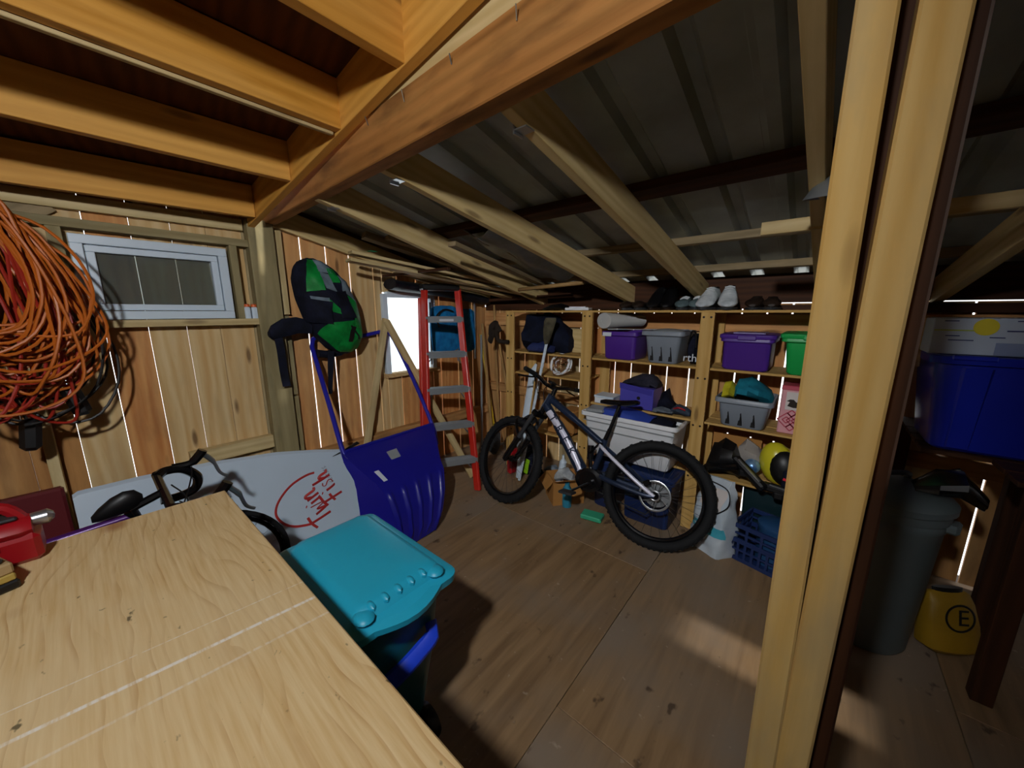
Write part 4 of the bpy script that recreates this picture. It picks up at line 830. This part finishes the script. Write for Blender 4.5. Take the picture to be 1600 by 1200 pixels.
# things behind the front wheel
t = thing('boot', 'black boot with lime green patch seen through the front wheel', 'shoe', (-1.98, 2.62, 0)); heap('boot_body', None, None, [(-2.08, 2.62, .07, .04, .06), (-2.04, 2.62, .16, .06, .14), (-1.95, 2.62, .17, .06, .15), (-1.90, 2.62, .08, .05, .07), (-1.84, 2.62, .05, .04, .04)], M['pack_black'], parent=t, seed=5); build(MB().box((-1.96, 2.548, .12), (.05, .01, .15), rotx(0) @ roty(12), .004), 'lime_patch', pl('lime', '#8fc81c'), t)
props(build(MB().box((-2.13, 2.60, .12), (.07, .2, .24), rotz(-10), .02), 'fuel_can', M['red']), 'small red can between ladder and shelf upright', 'can')
heap('work_gloves', 'pale gloves on the floor behind the front wheel', 'gloves', [(-1.9, 2.80, .03, .05, .02), (-1.84, 2.80, .045, .07, .035), (-1.77, 2.80, .03, .05, .02)], fabric('glove_grey', '#8c98a4', '#66707a'), seed=31)
for i, (x, y, a) in enumerate(((-1.72, 2.80, 8), (-1.62, 2.78, -5))):
    props(build(MB().box((x, y, .53+.06*i), (.26-.1*i, .18, .16+.05*i), rotz(a), .01), 'carton', M['card']), ('brown carton in the lower left bay under the handlebar', 'narrow tan carton beside it, nearer the middle upright')[i], 'box')
t = thing('string_lights', 'white coiled hose with tangled copper wire on the left bay shelf', 'hose', (-1.75, 2.76, .99)); build(MB().torus((-1.74, 2.74, 1.09), .09, .012, rotx(70), 28, 8).torus((-1.73, 2.78, 1.08), .08, .011, rotx(60), 28, 8), 'coil', M['white_tote'], t); build(MB().tube(coil(5, 2.70, -1.72, 1.14, (.04, .09), (.08, .13), 3), .003, 5), 'wire', pl('copper_wire', '#8a5a34'), t)
# right bay lower
heap('bike_helmet', 'black cycling helmet at the left of the lowest right shelf', 'helmet', [(-.50, 2.77, .48, .05, .03), (-.47, 2.77, .54, .09, .09), (-.41, 2.77, .57, .1, .11), (-.34, 2.77, .56, .1, .10), (-.29, 2.77, .50, .06, .05)], M['black'], seed=41)
props(build(MB().tube([(-.49, 2.66, .50), (-.30, 2.64, .565)], .02, 8).box((-.39, 2.655, .525), (.2, .05, .05), roty(-18), .015), 'bike_pump', M['bk_black']), 'dark silver-barred strap bar in front of the black helmet', 'pump')
for i, (a, b, lb) in enumerate((((-.33, 2.70, .60), (-.14, 2.60, .47), 'left black ski binding angled over the shelf edge'), ((-.16, 2.66, .475), (.1, 2.64, .45), 'right black ski binding lying along the shelf edge'))):
    t = thing('ski_binding', lb, 'binding', a, 'ski bindings on the low shelf'); build(MB().bar(a, b, .06, .045, (0,0,1), .012), 'base_plate', M['black'], t); build(MB().bar(V(*a).lerp(V(*b), .15)+V(0, -.018, .024), V(*a).lerp(V(*b), .85)+V(0, -.018, .024), .018, .006, (0,0,1), .002), 'rail', M['steel'], t); build(MB().box(V(*a).lerp(V(*b), .35)+V(0, 0, -.03), (.06, .07, .05), None, .012), 'toe_piece', M['black'], t)
props(build(MB().ball((-.235, 2.78, .535), (.05, .05, .05), None, 18, 10), 'foil_ball', plain('silver_blue_foil', '#9fc4e8', .25, .6, .3, .5, 18, .3, '#4f7fb8')), 'shiny silver blue ball beside the yellow helmet', 'ball')
t = thing('yellow_helmet', 'yellow round-backed helmet standing behind the ski bindings', 'helmet', (-.13, 2.8, .445))
build(MB().ball((-.105, 2.80, .585), (.095, .08, .14), roty(-12), 20, 12), 'shell', plain('yellow_gloss', '#c9bf2a', .25), t)
build(MB().ball((-.065, 2.765, .575), (.085, .075, .115), roty(-12), 18, 10), 'inner_shell', M['black'], t)
t = thing('day_pack', 'black rucksack with red tag at the right end of the low shelf', 'bag', (-.03, 2.78, .445)); build(MB().box((-.01, 2.78, .57), (.15, .16, .24), None, .05), 'main_bag', fabric('slate_pack', '#23262c', '#15171b'), t); build(MB().box((-.01, 2.69, .53), (.11, .03, .12), None, .012), 'pocket', M['pack_black'], t); build(MB().tube([(-.06, 2.675, .535), (-.01, 2.672, .53), (.02, 2.675, .535)], .009, 6), 'red_tag', plain('red_tag', '#d8263a', .5), t)
props(build(MB().box((-.36, 2.95, .56), (.3, .02, .23), None, .002), 'panel_board', M['card']), 'brown card panel at the back of the low right shelf', 'board')
heap('pale_bag', 'pale plastic bag tucked behind the ski bindings', 'bag', [(-.33, 2.86, .58, .05, .05), (-.29, 2.86, .6, .06, .08), (-.22, 2.86, .58, .06, .07), (-.18, 2.86, .55, .05, .04)], plain('cloudy_plastic', '#9a938c', .35, 0, .2), seed=44)
# printed pet food sack
M['sack'] = plain('white_sack', '#c3ccd4', .4, 0, .12, .5, 6, .2, '#aab6c0'); M['teal_print'] = pl('teal_print', '#3f9db0'); M['dark_print'] = pl('dark_print', '#3a3038')
t = thing('food_sack', 'white printed sack with teal band standing behind the rear wheel', 'sack', (-.36, 2.53, 0))
FS = rotz(-32); fc = V(-.375, 2.53, 0)
def sack(u, v):
    z = .50*v; hw = .125*(1-.12*abs(v-.4)-.12*v*v); hd = .085*(1-v**2.2)+.008; a = 2*PI*u
    x = hw*max(-1, min(1, 1.25*math.cos(a))); y = hd*max(-1, min(1, 1.2*math.sin(a))); w_ = .006*math.sin(14*v+4*a)+.004*math.sin(25*v)
    return fc+FS @ V(x+w_, y+w_, z+.02*math.cos(a)*v)
mb = MB(); mb.loft([[sack(k/24, i/14) for k in range(24)] for i in range(15)]); build(mb, 'sack_body', M['sack'], t)
def on_sack(u0, u1, v0, v1, mat, nm): build(MB().grid(lambda a, b: sack(lerp(u0, u1, a), lerp(v0, v1, b))+FS @ V(0, -.003, 0), 8, 4, .001), nm, mat, t)
on_sack(.60, .92, .28, .40, M['teal_print'], 'band'); on_sack(.66, .86, .62, .88, M['tin_cream'], 'print'); on_sack(.74, .80, .52, .64, M['dark_print'], 'print'); on_sack(.52, .60, .05, .12, M['teal_print'], 'band')
build(MB().tube(spline([sack(.7, .95)+V(0, -.01, 0), sack(.84, .9)+V(.01, -.01, 0), sack(.9, .72)+V(0, -.01, 0), sack(.84, .6)+V(0, -.01, 0), sack(.78, .55)+V(0, -.01, 0)], 6), .004, 6), 'cord', M['black'], t)
# dark blue milk crate with a jug in it and a dark green tote behind
t = thing('milk_crate', 'dark blue lattice milk crate on the floor beside the double post', 'crate', (-.1, 2.52, 0))
CR = rotz(-14); c0 = V(-.075, 2.60, 0); mc = M['navy']
def crate_wall(o, ux, L):
    o = V(*o); ux = V(*ux); n = ux.cross(V(0,0,1)); mb = MB()
    for z, h in ((.012, .024), (.075, .012), (.135, .03), (.185, .012), (.235, .028)): mb.bar(c0+CR @ (o+V(0,0,z)), c0+CR @ (o+ux*L+V(0,0,z)), .012, h)
    for k in range(9): p = o+ux*L*k/8; mb.bar(c0+CR @ (p+V(0,0,.01)), c0+CR @ (p+V(0,0,.24 if k in (0, 8) else .135 if k % 2 else .24)), .010, .014, CR @ ux)
    build(mb, 'side_wall', mc, t)
crate_wall((-.16, -.14, 0), (1,0,0), .32); crate_wall((-.16, .14, 0), (1,0,0), .32); crate_wall((-.16, -.14, 0), (0,1,0), .28); crate_wall((.16, -.14, 0), (0,1,0), .28)
build(MB().box(c0+V(0, 0, .012), (.31, .27, .012), CR), 'base', mc, t)
props(build(MB().lathe([(.001, .02), (.09, .02), (.095, .05), (.095, .24), (.10, .25), (.10, .275), (.085, .285), (.001, .285)], (-.05, 2.58, 0), None, 24), 'bucket', plain('blue_bucket', '#244a74', .35, 0, .1)), 'round dark blue tub standing in the milk crate', 'tub')
bin_('storage_tote', 'dark green tote under the low right shelf', -.29, .12, 2.79, 3.03, 0, .40, M['dkgreen'], .03, 0, None, None, .012, 'tote')
# ------------------------------------------------------------------ shoes on the top shelf
M['shoe_white'] = fabric('white_mesh', '#d4d9dc', '#a9b0b6'); M['shoe_sole'] = plain('shoe_sole', '#2c2e31', .7); M['shoe_grey'] = fabric('grey_green_mesh', '#5a6b6e', '#3d4a4d'); M['shoe_brown'] = fabric('dark_leather', '#2e2119', '#1a120d', .2, .5); M['shoe_black'] = fabric('black_leather', '#151416', '#0b0b0c', .2, .4)
def shoe(name, label, x, y, L, H, mat, sole, deg, group, laces=None, cat='shoe'):
    """toe points along local -y"""
    t = thing(name, label, cat, (0,0,0), group); w0 = L*.19
    def ring(f, hw, z0, z1):
        y_ = -L/2+L*f; return [V(hw*math.cos(a), y_, lerp(z0, z1, (math.sin(a)+1)/2) if True else 0) for a in [2*PI*k/14 for k in range(14)]]
    up = MB().loft([ring(0.0, w0*.35, .02, .035), ring(.05, w0*.75, .015, .055), ring(.2, w0, .015, .07), ring(.4, w0*.95, .015, H*.72+.01), ring(.6, w0*.8, .015, H), ring(.85, w0*.75, .015, H*1.04), ring(.97, w0*.6, .015, H*1.0), ring(1.0, w0*.4, .02, H*.8)])
    build(up, 'upper', mat, t); so = []
    for z in (0, .006, .018): so.append([V(w0*1.04*math.sin(PI*min(1, max(0, .5+q*.5)))*(1 if False else 1)*0+p[0], p[1], z) for q, p in [(0, (w0*1.05*math.cos(a)*(.85+.15*math.cos(2*a)), L*.5*1.02*math.sin(a))) for a in [2*PI*k/20 for k in range(20)]]])
    build(MB().loft(so), 'sole', sole, t)
    build(MB().lathe([(.001, 0), (w0*.55, 0), (w0*.5, -.02), (.001, -.02)], (0, L*.3, H*1.0), None, 12, True, 1, 1.5), 'opening', M['black'], t)
    if laces is not None:
        lc = MB()
        for k in range(4): f = .35+.07*k; yy = -L/2+L*f; zz = lerp(.07, H, (f-.2)/.4)+.004; lc.tube([(-w0*.5, yy, zz-.008), (0, yy-.004, zz), (w0*.5, yy, zz-.008)], .0035, 5)
        build(lc, 'laces', laces, t)
    spin(t, (x, y, 1.561), deg); return t
M['lace'] = plain('pale_laces', '#c9cdd0', .7)
for nm, lb, x, y, L, H, mt, sl, dg, lc in (
 ('sneaker', 'left white running shoe of the pair on the top shelf', -.60, 2.79, .30, .155, 'shoe_white', 'shoe_sole', -4, M['lace']), ('sneaker', 'right white running shoe of the pair on the top shelf', -.485, 2.79, .30, .16, 'shoe_white', 'shoe_sole', 8, M['lace']),
 ('sneaker', 'left grey green trainer of the pair beside the white running shoes', -.765, 2.84, .27, .095, 'shoe_grey', 'shoe_sole', 3, M['lace']), ('sneaker', 'right grey green trainer of the pair beside the white running shoes', -.68, 2.84, .27, .095, 'shoe_grey', 'shoe_sole', 6, M['lace']),
 ('ankle_boot', 'left black ankle boot of the tall pair on the top shelf', -.965, 2.86, .27, .17, 'shoe_black', 'shoe_brown', -3, None), ('ankle_boot', 'right black ankle boot of the tall pair on the top shelf', -.875, 2.86, .27, .17, 'shoe_black', 'shoe_brown', 4, None),
 ('flat_shoe', 'left low dark shoe at the left end of the shoe row', -1.16, 2.84, .26, .06, 'shoe_brown', 'shoe_sole', -6, None), ('flat_shoe', 'right low dark shoe at the left end of the shoe row', -1.075, 2.84, .26, .06, 'shoe_brown', 'shoe_sole', 2, None),
 ('ankle_boot', 'left brown shoe in shade right of the white running shoes', -.345, 2.88, .26, .09, 'shoe_brown', 'shoe_sole', 0, None), ('ankle_boot', 'right brown shoe in shade right of the white running shoes', -.255, 2.88, .26, .085, 'shoe_brown', 'shoe_sole', 4, None)):
    shoe(nm, lb, x, y, L, H, M[mt], M[sl], dg, 'shoes on the top shelf', lc)
props(build(MB().box((-1.56, 2.72, 1.572), (.2, .12, .022), rotz(14), .004).box((-1.56, 2.72, 1.587), (.14, .08, .01), rotz(14), .003), 'white_tray', M['white_tote']), 'white flat tray on the left end of the top shelf', 'tray')
heap('dark_cable_pile', 'dark straps piled on the left end of the top shelf', 'strap', [(-1.95, 2.80, 1.57, .05, .01), (-1.88, 2.80, 1.585, .09, .022), (-1.78, 2.80, 1.59, .1, .028), (-1.70, 2.8, 1.575, .07, .012)], M['black'], seed=51)
# ------------------------------------------------------------------ electric mountain bike leaning on the white tote (local x forward, y left, z up)
M['frame_navy'] = plain('navy_frame_paint', '#25324a', .28, .3, .08); M['silver_paint'] = plain('silver_frame_paint', '#d6d4e4', .3, .1)
t = thing('mountain_bike', 'navy and silver electric mountain bike leaning across the back shelving', 'bicycle'); R_ = .359; WB = 1.162
def mtb_wheel(c, RW):
    wh = build(MB().torus(c, R_-.031, .031, RW, 56, 10), 'wheel', M['rubber'], t)
    kn = MB(); c = Vector(c)
    for i in range(64):
        a = 2*PI*i/64; rad = RW @ V(math.cos(a), math.sin(a), 0); tan = RW @ V(-math.sin(a), math.cos(a), 0); ax = RW @ V(0, 0, 1)
        for s in ((-.8, .8) if i % 2 else (-.28, .28)):
            dirn = (rad*math.cos(s)+ax*math.sin(s)); p = c+rad*(R_-.031)+dirn*.0325; kn.bar(p-tan*.008, p+tan*.008, .010, .006, dirn)
    kn = build(kn, 'tread', M['rubber'], wh); kn['kind'] = 'stuff'
    build(MB().torus(c, R_-.07, .014, RW, 48, 8, 1.3), 'rim', M['bk_black'], wh); build(spokes(c, R_-.08, 28, RW), 'spokes', M['dkgrey'], wh)
    build(MB().lathe([(.004, -.06), (.014, -.058), (.03, -.04), (.024, -.02), (.018, 0), (.024, .02), (.03, .04), (.014, .058), (.004, .06)], c, RW, 16), 'hub', M['bk_black'], wh); return wh
w_r = mtb_wheel((0, 0, R_), RY)
# drivetrain side cassette and the disc rotor facing us
mb = MB()
for k in range(7): mb.lathe([(.02, 0), (.085-.009*k, 0), (.085-.009*k, .0025), (.02, .0025)], (0, -.022-.004*k, R_), RY, 40)
build(mb, 'cassette', M['steel'], t)
rot = MB().torus((0, .045, R_), .095, .007, RY, 40, 4, .25).torus((0, .045, R_), .03, .006, RY, 20, 4, .4)
for k in range(6): a = k*PI/3; rot.bar((.03*math.cos(a), .045, R_+.03*math.sin(a)), (.092*math.cos(a+.5), .045, R_+.092*math.sin(a+.5)), .003, .009, (0,1,0))
build(rot, 'brake_rotor', M['steel'], t); build(MB().box((.055, .05, R_+.075), (.05, .03, .035), roty(30), .008), 'brake_caliper', M['bk_black'], t)
ang = math.radians(64); ax = V(-math.cos(ang), 0, math.sin(ang)); P0 = V(WB-.275, 0, .855)
SR = Matrix.Rotation(math.radians(-16.7), 3, ax)
def S_(p): return P0+SR @ (V(p)-P0)
RW = SR @ RY
hubf = S_((WB+.015, 0, R_)); mtb_wheel(hubf, RW)
f = MB(); c0_ = S_((WB-.262, 0, .84)); c1_ = S_((WB-.235, 0, .775))
f.bar(S_((WB-.225, -.08, .765)), S_((WB-.225, .08, .765)), .06, .05, SR @ ax, .012)
f.tube([c0_, c1_], .026, 12); build(f, 'fork_crown', M['bk_black'], t)
for s in (-1, 1):
    top, mid, bot = V(WB-.225, s*.062, .775), V(WB-.105, s*.062, .55), V(WB+.005, s*.062, R_-.01)
    st = build(MB().tube([S_(top), S_(mid)], .018, 12), 'stanchion', M['dkgrey'], t); build(MB().tube([S_(mid), S_(top.lerp(bot, .9)), S_(bot)], [.025, .024, .018], 12), 'fork_leg', M['bk_black'], t)
build(MB().tube(spline([S_((WB-.10, -.062, .56)), S_((WB-.03, -.05, .66)), S_((WB-.0, 0, .70)), S_((WB-.03, .05, .66)), S_((WB-.10, .062, .56))], 5), .012, 8), 'fork_arch', M['bk_black'], t)
hb, ht = V(WB-.262, 0, .83), V(WB-.31, 0, .93)
fr2 = MB().tube([hb, ht], .03, 14)
def oval(pts, rr, n=14, flat=1.25): return MB().tube(pts, rr, n, flat=flat)
bbp = V(.435, 0, .345)
build(fr2, 'head_tube', M['frame_navy'], t)
dt = build(MB().tube(spline([hb+V(-.005, 0, .02), V(.76, 0, .70), V(.60, 0, .49), V(.50, 0, .37)], 5), [.034]*5+[.042]*6+[.046]*5, 14), 'down_tube', M['frame_navy'], t)
build(MB().tube(spline([ht+V(.01, 0, -.03), V(.66, 0, .785), V(.40, 0, .63)], 6), [.028]*7+[.022]*6, 12), 'top_tube', M['frame_navy'], t)
build(MB().tube([V(.44, 0, .42), V(.405, 0, .56), V(.385, 0, .66)], .022, 12).tube([V(.405, 0, .63), V(.50, 0, .69)], .012, 8), 'seat_tube', M['frame_navy'], t)
# silver stripe with letters on the down tube (left face)
d0, d1 = V(.85, 0, .80), V(.535, 0, .41); dd = (d1-d0).normalized(); nn = V(-dd.z, 0, dd.x)
def on_dt(u, v): p = d0.lerp(d1, u); off_ = .045*(2*u-1)**2*0; return V(p.x, .041+.004*u, p.z)+nn*(v*.05-.025)+V(0, -.012*(2*v-1)**2, 0)+nn*(-.018*math.sin(PI*u))
build(MB().grid(on_dt, 12, 6, .002), 'stripe', M['silver_paint'], dt)
tx = MB()
for i, ch in enumerate('TREK'):
    p = d0.lerp(d1, .14+.19*i); q = text_mb(ch, .082, V(p.x, .049, p.z)+nn*(-.018*math.sin(PI*(.14+.19*i))), dd if False else -nn*-1 if False else dd, V(0,1,0).cross(dd)*1 if False else dd.cross(V(0,1,0))*-1, .001); tx.v += []; tx.add(q.v, q.f)
build(tx, 'lettering', M['frame_navy'], dt)
build(MB().loft([[V(x, s, z) for s, x, z in [(yy, .455+rx*math.cos(a), .355+rz*math.sin(a)) for a in [2*PI*k/16 for k in range(16)]]] for yy, rx, rz in ((-.055, .07, .065), (-.05, .10, .085), (0, .105, .09), (.05, .10, .085), (.055, .07, .065))]), 'motor', M['bk_black'], t)
sw = MB()
for s in (-1, 1): sw.tube(spline([V(.39, s*.03, .40), V(.30, s*.055, .385), V(.08, s*.07, .355), V(0, s*.065, R_)], 5), [.018]*8+[.014]*8, 8)
build(sw, 'chainstay', M['frame_navy'], t)
for s in (-1, 1): build(MB().tube(spline([V(.41, s*.03, .62), V(.33, s*.055, .565), V(.12, s*.07, .43), V(0, s*.066, R_)], 5), .013, 8), 'seatstay', M['silver_paint'] if s > 0 else M['frame_navy'], t, label='silver left seatstay' if s > 0 else None)
build(MB().bar((.41, .035, .63), (.475, .035, .55), .01, .05, (0,1,0), .004).tube([V(.40, -.04, .625), V(.40, .04, .625)], .014, 8), 'rocker_link', M['bk_black'], t)
build(MB().tube([V(.485, 0, .60), V(.475, 0, .50)], .025, 12).tube([V(.475, 0, .50), V(.455, 0, .40)], .014, 10), 'rear_shock', M['bk_black'], t)
build(MB().tube([V(.385, 0, .66), V(.36, 0, .74)], .017, 10).tube([V(.36, 0, .74), V(.315, 0, .915)], .014, 10), 'seatpost', M['bk_black'], t)
build(MB().loft([[V(x, wd*math.cos(a), .935+dz+hh*math.sin(a)) for a in [2*PI*k/14 for k in range(14)]] for x, wd, hh, dz in ((.18, .03, .012, .02), (.20, .072, .02, .018), (.26, .07, .024, .006), (.33, .035, .022, 0), (.42, .02, .018, .0), (.455, .012, .012, -.004))]), 'saddle', M['bk_black'], t)
ch = MB().torus((.435, -.055, .345), .07, .004, RY, 32, 6); ch.tube([(.435, -.055, .415), (.0, -.04, R_+.055)], .005, 5).tube([(.435, -.055, .275), (.06, -.05, .20), (.0, -.045, .27)], .005, 5)
build(ch, 'chain', M['dkgrey'], t)
for s, sg in ((1, -1), (-1, 1)):
    e = V(.435+.16*sg*-.62, s*.085, .345-.16*sg*.5*-1*(1 if s > 0 else 1)*(-1 if False else 1)); e = V(.435+s*.13, s*.085, .345-s*.09)
    c_ = build(MB().tube([(.435, s*.06, .345), (.435, s*.082, .345)], .022, 10).bar((.435, s*.082, .345), e, .016, .03, (0,1,0), .005), 'crank_arm', M['bk_black'], t); build(MB().box(e+V(0, s*.06, 0), (.10, .10, .018), None, .004), 'pedal', M['dkgrey'], c_)
build(MB().tube([S_((WB-.315, 0, .93)), S_((WB-.33, 0, .985))], .02, 10).bar(S_((WB-.33, 0, .985)), S_((WB-.285, 0, 1.0)), .045, .04, (0,0,1), .01), 'stem', M['bk_black'], t)
bar = spline([S_((WB-.335, -.375, 1.045)), S_((WB-.31, -.2, 1.03)), S_((WB-.285, -.06, 1.0)), S_((WB-.285, .06, 1.0)), S_((WB-.31, .2, 1.03)), S_((WB-.335, .375, 1.045))], 5)
hbq = build(MB().tube(bar, .0155, 10), 'handlebar', M['bk_black'], t)
for s in (-1, 1):
    build(MB().tube([S_((WB-.337, s*.385, 1.046)), S_((WB-.322, s*.25, 1.035))], .0175, 10).lathe([(.001, 0)], S_((0,0,0))) if False else MB().tube([S_((WB-.337, s*.385, 1.046)), S_((WB-.322, s*.25, 1.035))], .0175, 10), 'grip', M['rubber'], hbq)
    build(MB().tube(spline([S_((WB-.30, s*.20, 1.03)), S_((WB-.26, s*.23, 1.02)), S_((WB-.255, s*.33, 1.005)), S_((WB-.26, s*.36, 1.0))], 4), .007, 6), 'brake_lever', M['bk_black'], hbq)
build(MB().box(S_((WB-.285, .0, 1.03)), (.05, .07, .02), SR @ roty(-25), .006), 'display', M['black'], hbq)
cb = MB()
for s in (-1, 1): cb.tube(spline([S_((WB-.29, s*.19, 1.03)), S_((WB-.20, s*.12, 1.04)), S_((WB-.17, s*.05, .98)), S_((WB-.22, s*.03, .87))], 6), .0035, 5)
build(cb, 'cable', M['black'], t)
fd = build(MB().grid(lambda u, v: S_((WB-.12-.02*math.sin(PI*v)+.11*math.sin(PI*(u-.5))*0+.0+.16*(u-.5), .035*(2*v-1), .755-.04*(2*v-1)**2-.20*(u-.5)**2)), 10, 6, .003), 'mudguard', M['black'], t)
t.matrix_basis = Matrix.Translation((-.691, 2.244, 0)) @ Matrix.Rotation(PI+.138, 4, 'Z') @ rotx(15).to_4x4()
# ------------------------------------------------------------------ right of the double post
M['can_grey'] = plain('grey_can_plastic', '#5b6668', .5, 0, .08); M['blue_tote'] = plain('royal_blue_tote', '#1526a4', .28, 0, .1, .5, 4)
t = thing('garbage_can', 'round grey lidded garbage can in the shade right of the post', 'garbage can', (.335, 2.30, 0))
cc = V(.335, 2.30, 0)
build(MB().lathe([(.001, .0), (.15, .0), (.16, .02), (.188, .62), (.193, .63), (.195, .66), (.189, .67), (.2, .675), (.202, .72), (.195, .73)], cc, None, 40), 'can_body', M['can_grey'], t)
build(MB().lathe([(.208, .715), (.213, .72), (.213, .745), (.204, .755), (.17, .775), (.085, .80), (.001, .805)], cc, None, 40), 'lid', M['can_grey'], t)
build(MB().tube(spline([cc+V(-.06, -.10, .79), cc+V(-.05, -.06, .83), cc+V(.05, .04, .83), cc+V(.06, .08, .79)], 4), .012, 8), 'handle', M['can_grey'], t)
build(MB().box(cc+V(.195, -.05, .66), (.05, .09, .04), rotz(-15), .01), 'side_handle', M['can_grey'], t)
heap('black_bag', 'crumpled black plastic bag lying on the grey can lid', 'bag', [(.40, 2.28, .80, .05, .012), (.46, 2.27, .83, .08, .045), (.53, 2.27, .85, .08, .055), (.60, 2.27, .79, .05, .03)], plain('black_film', '#0c0c0e', .25), seed=61)
t = thing('side_table', 'dark brown timber stand carrying the big blue tote', 'table', (.85, 2.72, 0))
for x, y in ((.685, 2.15), (1.25, 2.15), (.76, 2.6), (1.25, 2.48), (.45, 3.02), (1.25, 3.02)): beam('leg', (x, y, 0), (x, y, .92), .06, .06, M['purlin'], t, up=(1,0,0))
for y in (2.18, 2.32, 2.46, 2.6, 2.74, 2.88, 3.0): beam('top_board', (.42 if y > 2.4 else .62, y, .935), (1.32, y, .935), .13, .02, M['purlin'], t)
t = thing('storage_tote', 'big royal blue tote on the dark stand at the far right', 'tote', (.8, 2.6, .946))
BX = (.395, 1.12, 2.36, 2.84)
def BT(d, z, r=.05): return rrect(BX[0]+d, BX[1]-d, BX[2]+d, BX[3]-d, r, z, 5)
build(MB().loft([BT(.06, .948, .04), BT(.045, .96), BT(.012, 1.29), BT(.01, 1.33), BT(-.012, 1.335), BT(-.015, 1.365), BT(-.008, 1.37), BT(.012, 1.37), BT(.02, 1.32), BT(.055, .97), BT(.12, .97, .03)]), 'tub', M['blue_tote'], t)
for xx in (.52, .74, .96): build(MB().loft([[V(xx-.035, BX[2]+.045, .965), V(xx+.035, BX[2]+.045, .965), V(xx+.03, BX[2]+.034, .965), V(xx-.03, BX[2]+.034, .965)], [V(xx-.045, BX[2]+.010, 1.32), V(xx+.045, BX[2]+.010, 1.32), V(xx+.035, BX[2]-.004, 1.32), V(xx-.035, BX[2]-.004, 1.32)]], True, True, False), 'rib', M['blue_tote'], t)
build(MB().box((.50, BX[2]-.01, 1.362), (.12, .02, .02), None, .004), 'lid_clip', M['blue_tote'], t)
t = thing('printed_carton', 'long white and blue printed carton with yellow dot on the blue tote', 'box', (.8, 2.6, 1.371))
M['carton_white'] = pl('printed_white_card', '#aebcd0', .6); M['carton_blue'] = pl('printed_blue_card', '#7f8fb4', .6); M['ink_blue'] = pl('ink_blue', '#24306c', .6)
cx0, cx1, cy = .375, 1.25, 2.40
build(MB().box(((cx0+cx1)/2, cy+.18, 1.448), (cx1-cx0, .36, .152), None, .003), 'carton_body', M['carton_white'], t)
build(MB().box(((cx0+cx1)/2+.09, cy-.001, 1.40), (cx1-cx0-.18, .003, .05)), 'lower_band', M['carton_blue'], t)
build(MB().box(((cx0+cx1)/2+.10, cy-.0015, 1.473), (cx1-cx0-.2, .003, .005)), 'line', M['ink_blue'], t); build(MB().box((cx0+.06, cy-.0015, 1.473), (.11, .003, .005)), 'line', plain('lime_ink', '#a8b83a', .6), t)
build(MB().lathe([(.001, 0), (.034, 0), (.034, .003), (.001, .003)], (cx0+.145, cy, 1.488), rotx(90), 24), 'yellow_dot', plain('yellow_ink', '#d2c21e', .6), t)
build(MB().prism([(-.042, .026), (.042, .026), (.04, .016), (.032, -.02), (-.032, -.02), (-.04, .016)], (cx0+.325, cy, 1.494), (1,0,0), (0,0,1), (0,-.003,0)), 'tub_picture', M['ink_blue'], t)
mb = MB()
for k, (x, z, L_) in enumerate(((.03, 1.512, .04), (.22, 1.512, .06), (.04, 1.45, .04), (.05, 1.432, .07), (.16, 1.446, .04), (.48, 1.505, .08))): mb.box((cx0+x+L_/2, cy-.001, z), (L_, .002, .004))
build(mb, 'small_print', M['ink_blue'], t)
props(build(MB().box((.352, 2.62, 1.41), (.07, .1, .24), None, .004), 'tan_panel', M['plank_pale']), 'small tan board edge between the post and the blue tote', 'board')
# yellow bag lettered E on the floor
t = thing('yellow_bag', 'slumped yellow bag with a dark letter E beside the grey can', 'bag', (.62, 2.38, 0))
YB = rotz(35) @ rotx(-12); yc = V(.62, 2.40, .145)
build(MB().loft([[yc+YB @ V(.78*hw*max(-1, min(1, 1.2*math.cos(a))), .78*hd*math.sin(a), .78*z) for a in [2*PI*k/18 for k in range(18)]] for hw, hd, z in ((.10, .05, -.17), (.14, .085, -.14), (.135, .08, 0), (.12, .06, .12), (.11, .03, .17), (.09, .012, .18))]), 'bag_body', plain('yellow_sack', '#9a7616', .55, 0, .2, .4, 6, .2), t)
build(text_mb('E', .10, yc+YB @ V(.0, -.067, .047), YB @ V(1,0,0), YB @ V(0,0,1)), 'lettering', M['black'], t)
build(MB().torus(yc+YB @ V(-.01, -.065, .047), .058, .005, YB @ rotx(90), 28, 5, .4), 'ring', M['black'], t)
build(MB().loft([[yc+YB @ V(.066*math.cos(a), .016*math.sin(a), z) for a in [2*PI*k/12 for k in range(12)]] for z in (.132, .156)]), 'top_fold', M['black'], t)
props(build(MB().tube(spline([(.55, 1.15, .02), (.62, 1.10, .03), (.72, 1.12, .03), (.8, 1.2, .02)], 5), .018, 8), 'garden_hose', plain('lime_hose', '#6c7a1e', .5)), 'lime green hose end on the floor at the far right', 'hose')
# lampshade hung behind the post and a plank leaning high at far right
t = thing('lamp_shade', 'grey metal bowl lamp shade hanging behind the pale post', 'lamp', (.0, 1.62, 1.9))
build(MB().lathe([(.001, .065), (.03, .06), (.075, .03), (.095, .0), (.097, -.003), (.092, 0), (.072, .026), (.028, .055), (.001, .06)], (-.002, 1.60, 1.91), rotx(10), 28), 'shade', M['alu'], t)
build(MB().tube([(.018, 1.61, 1.965), (.018, 1.62, 2.03)], .012, 8), 'cord', M['black'], t)
# strip of eave covering
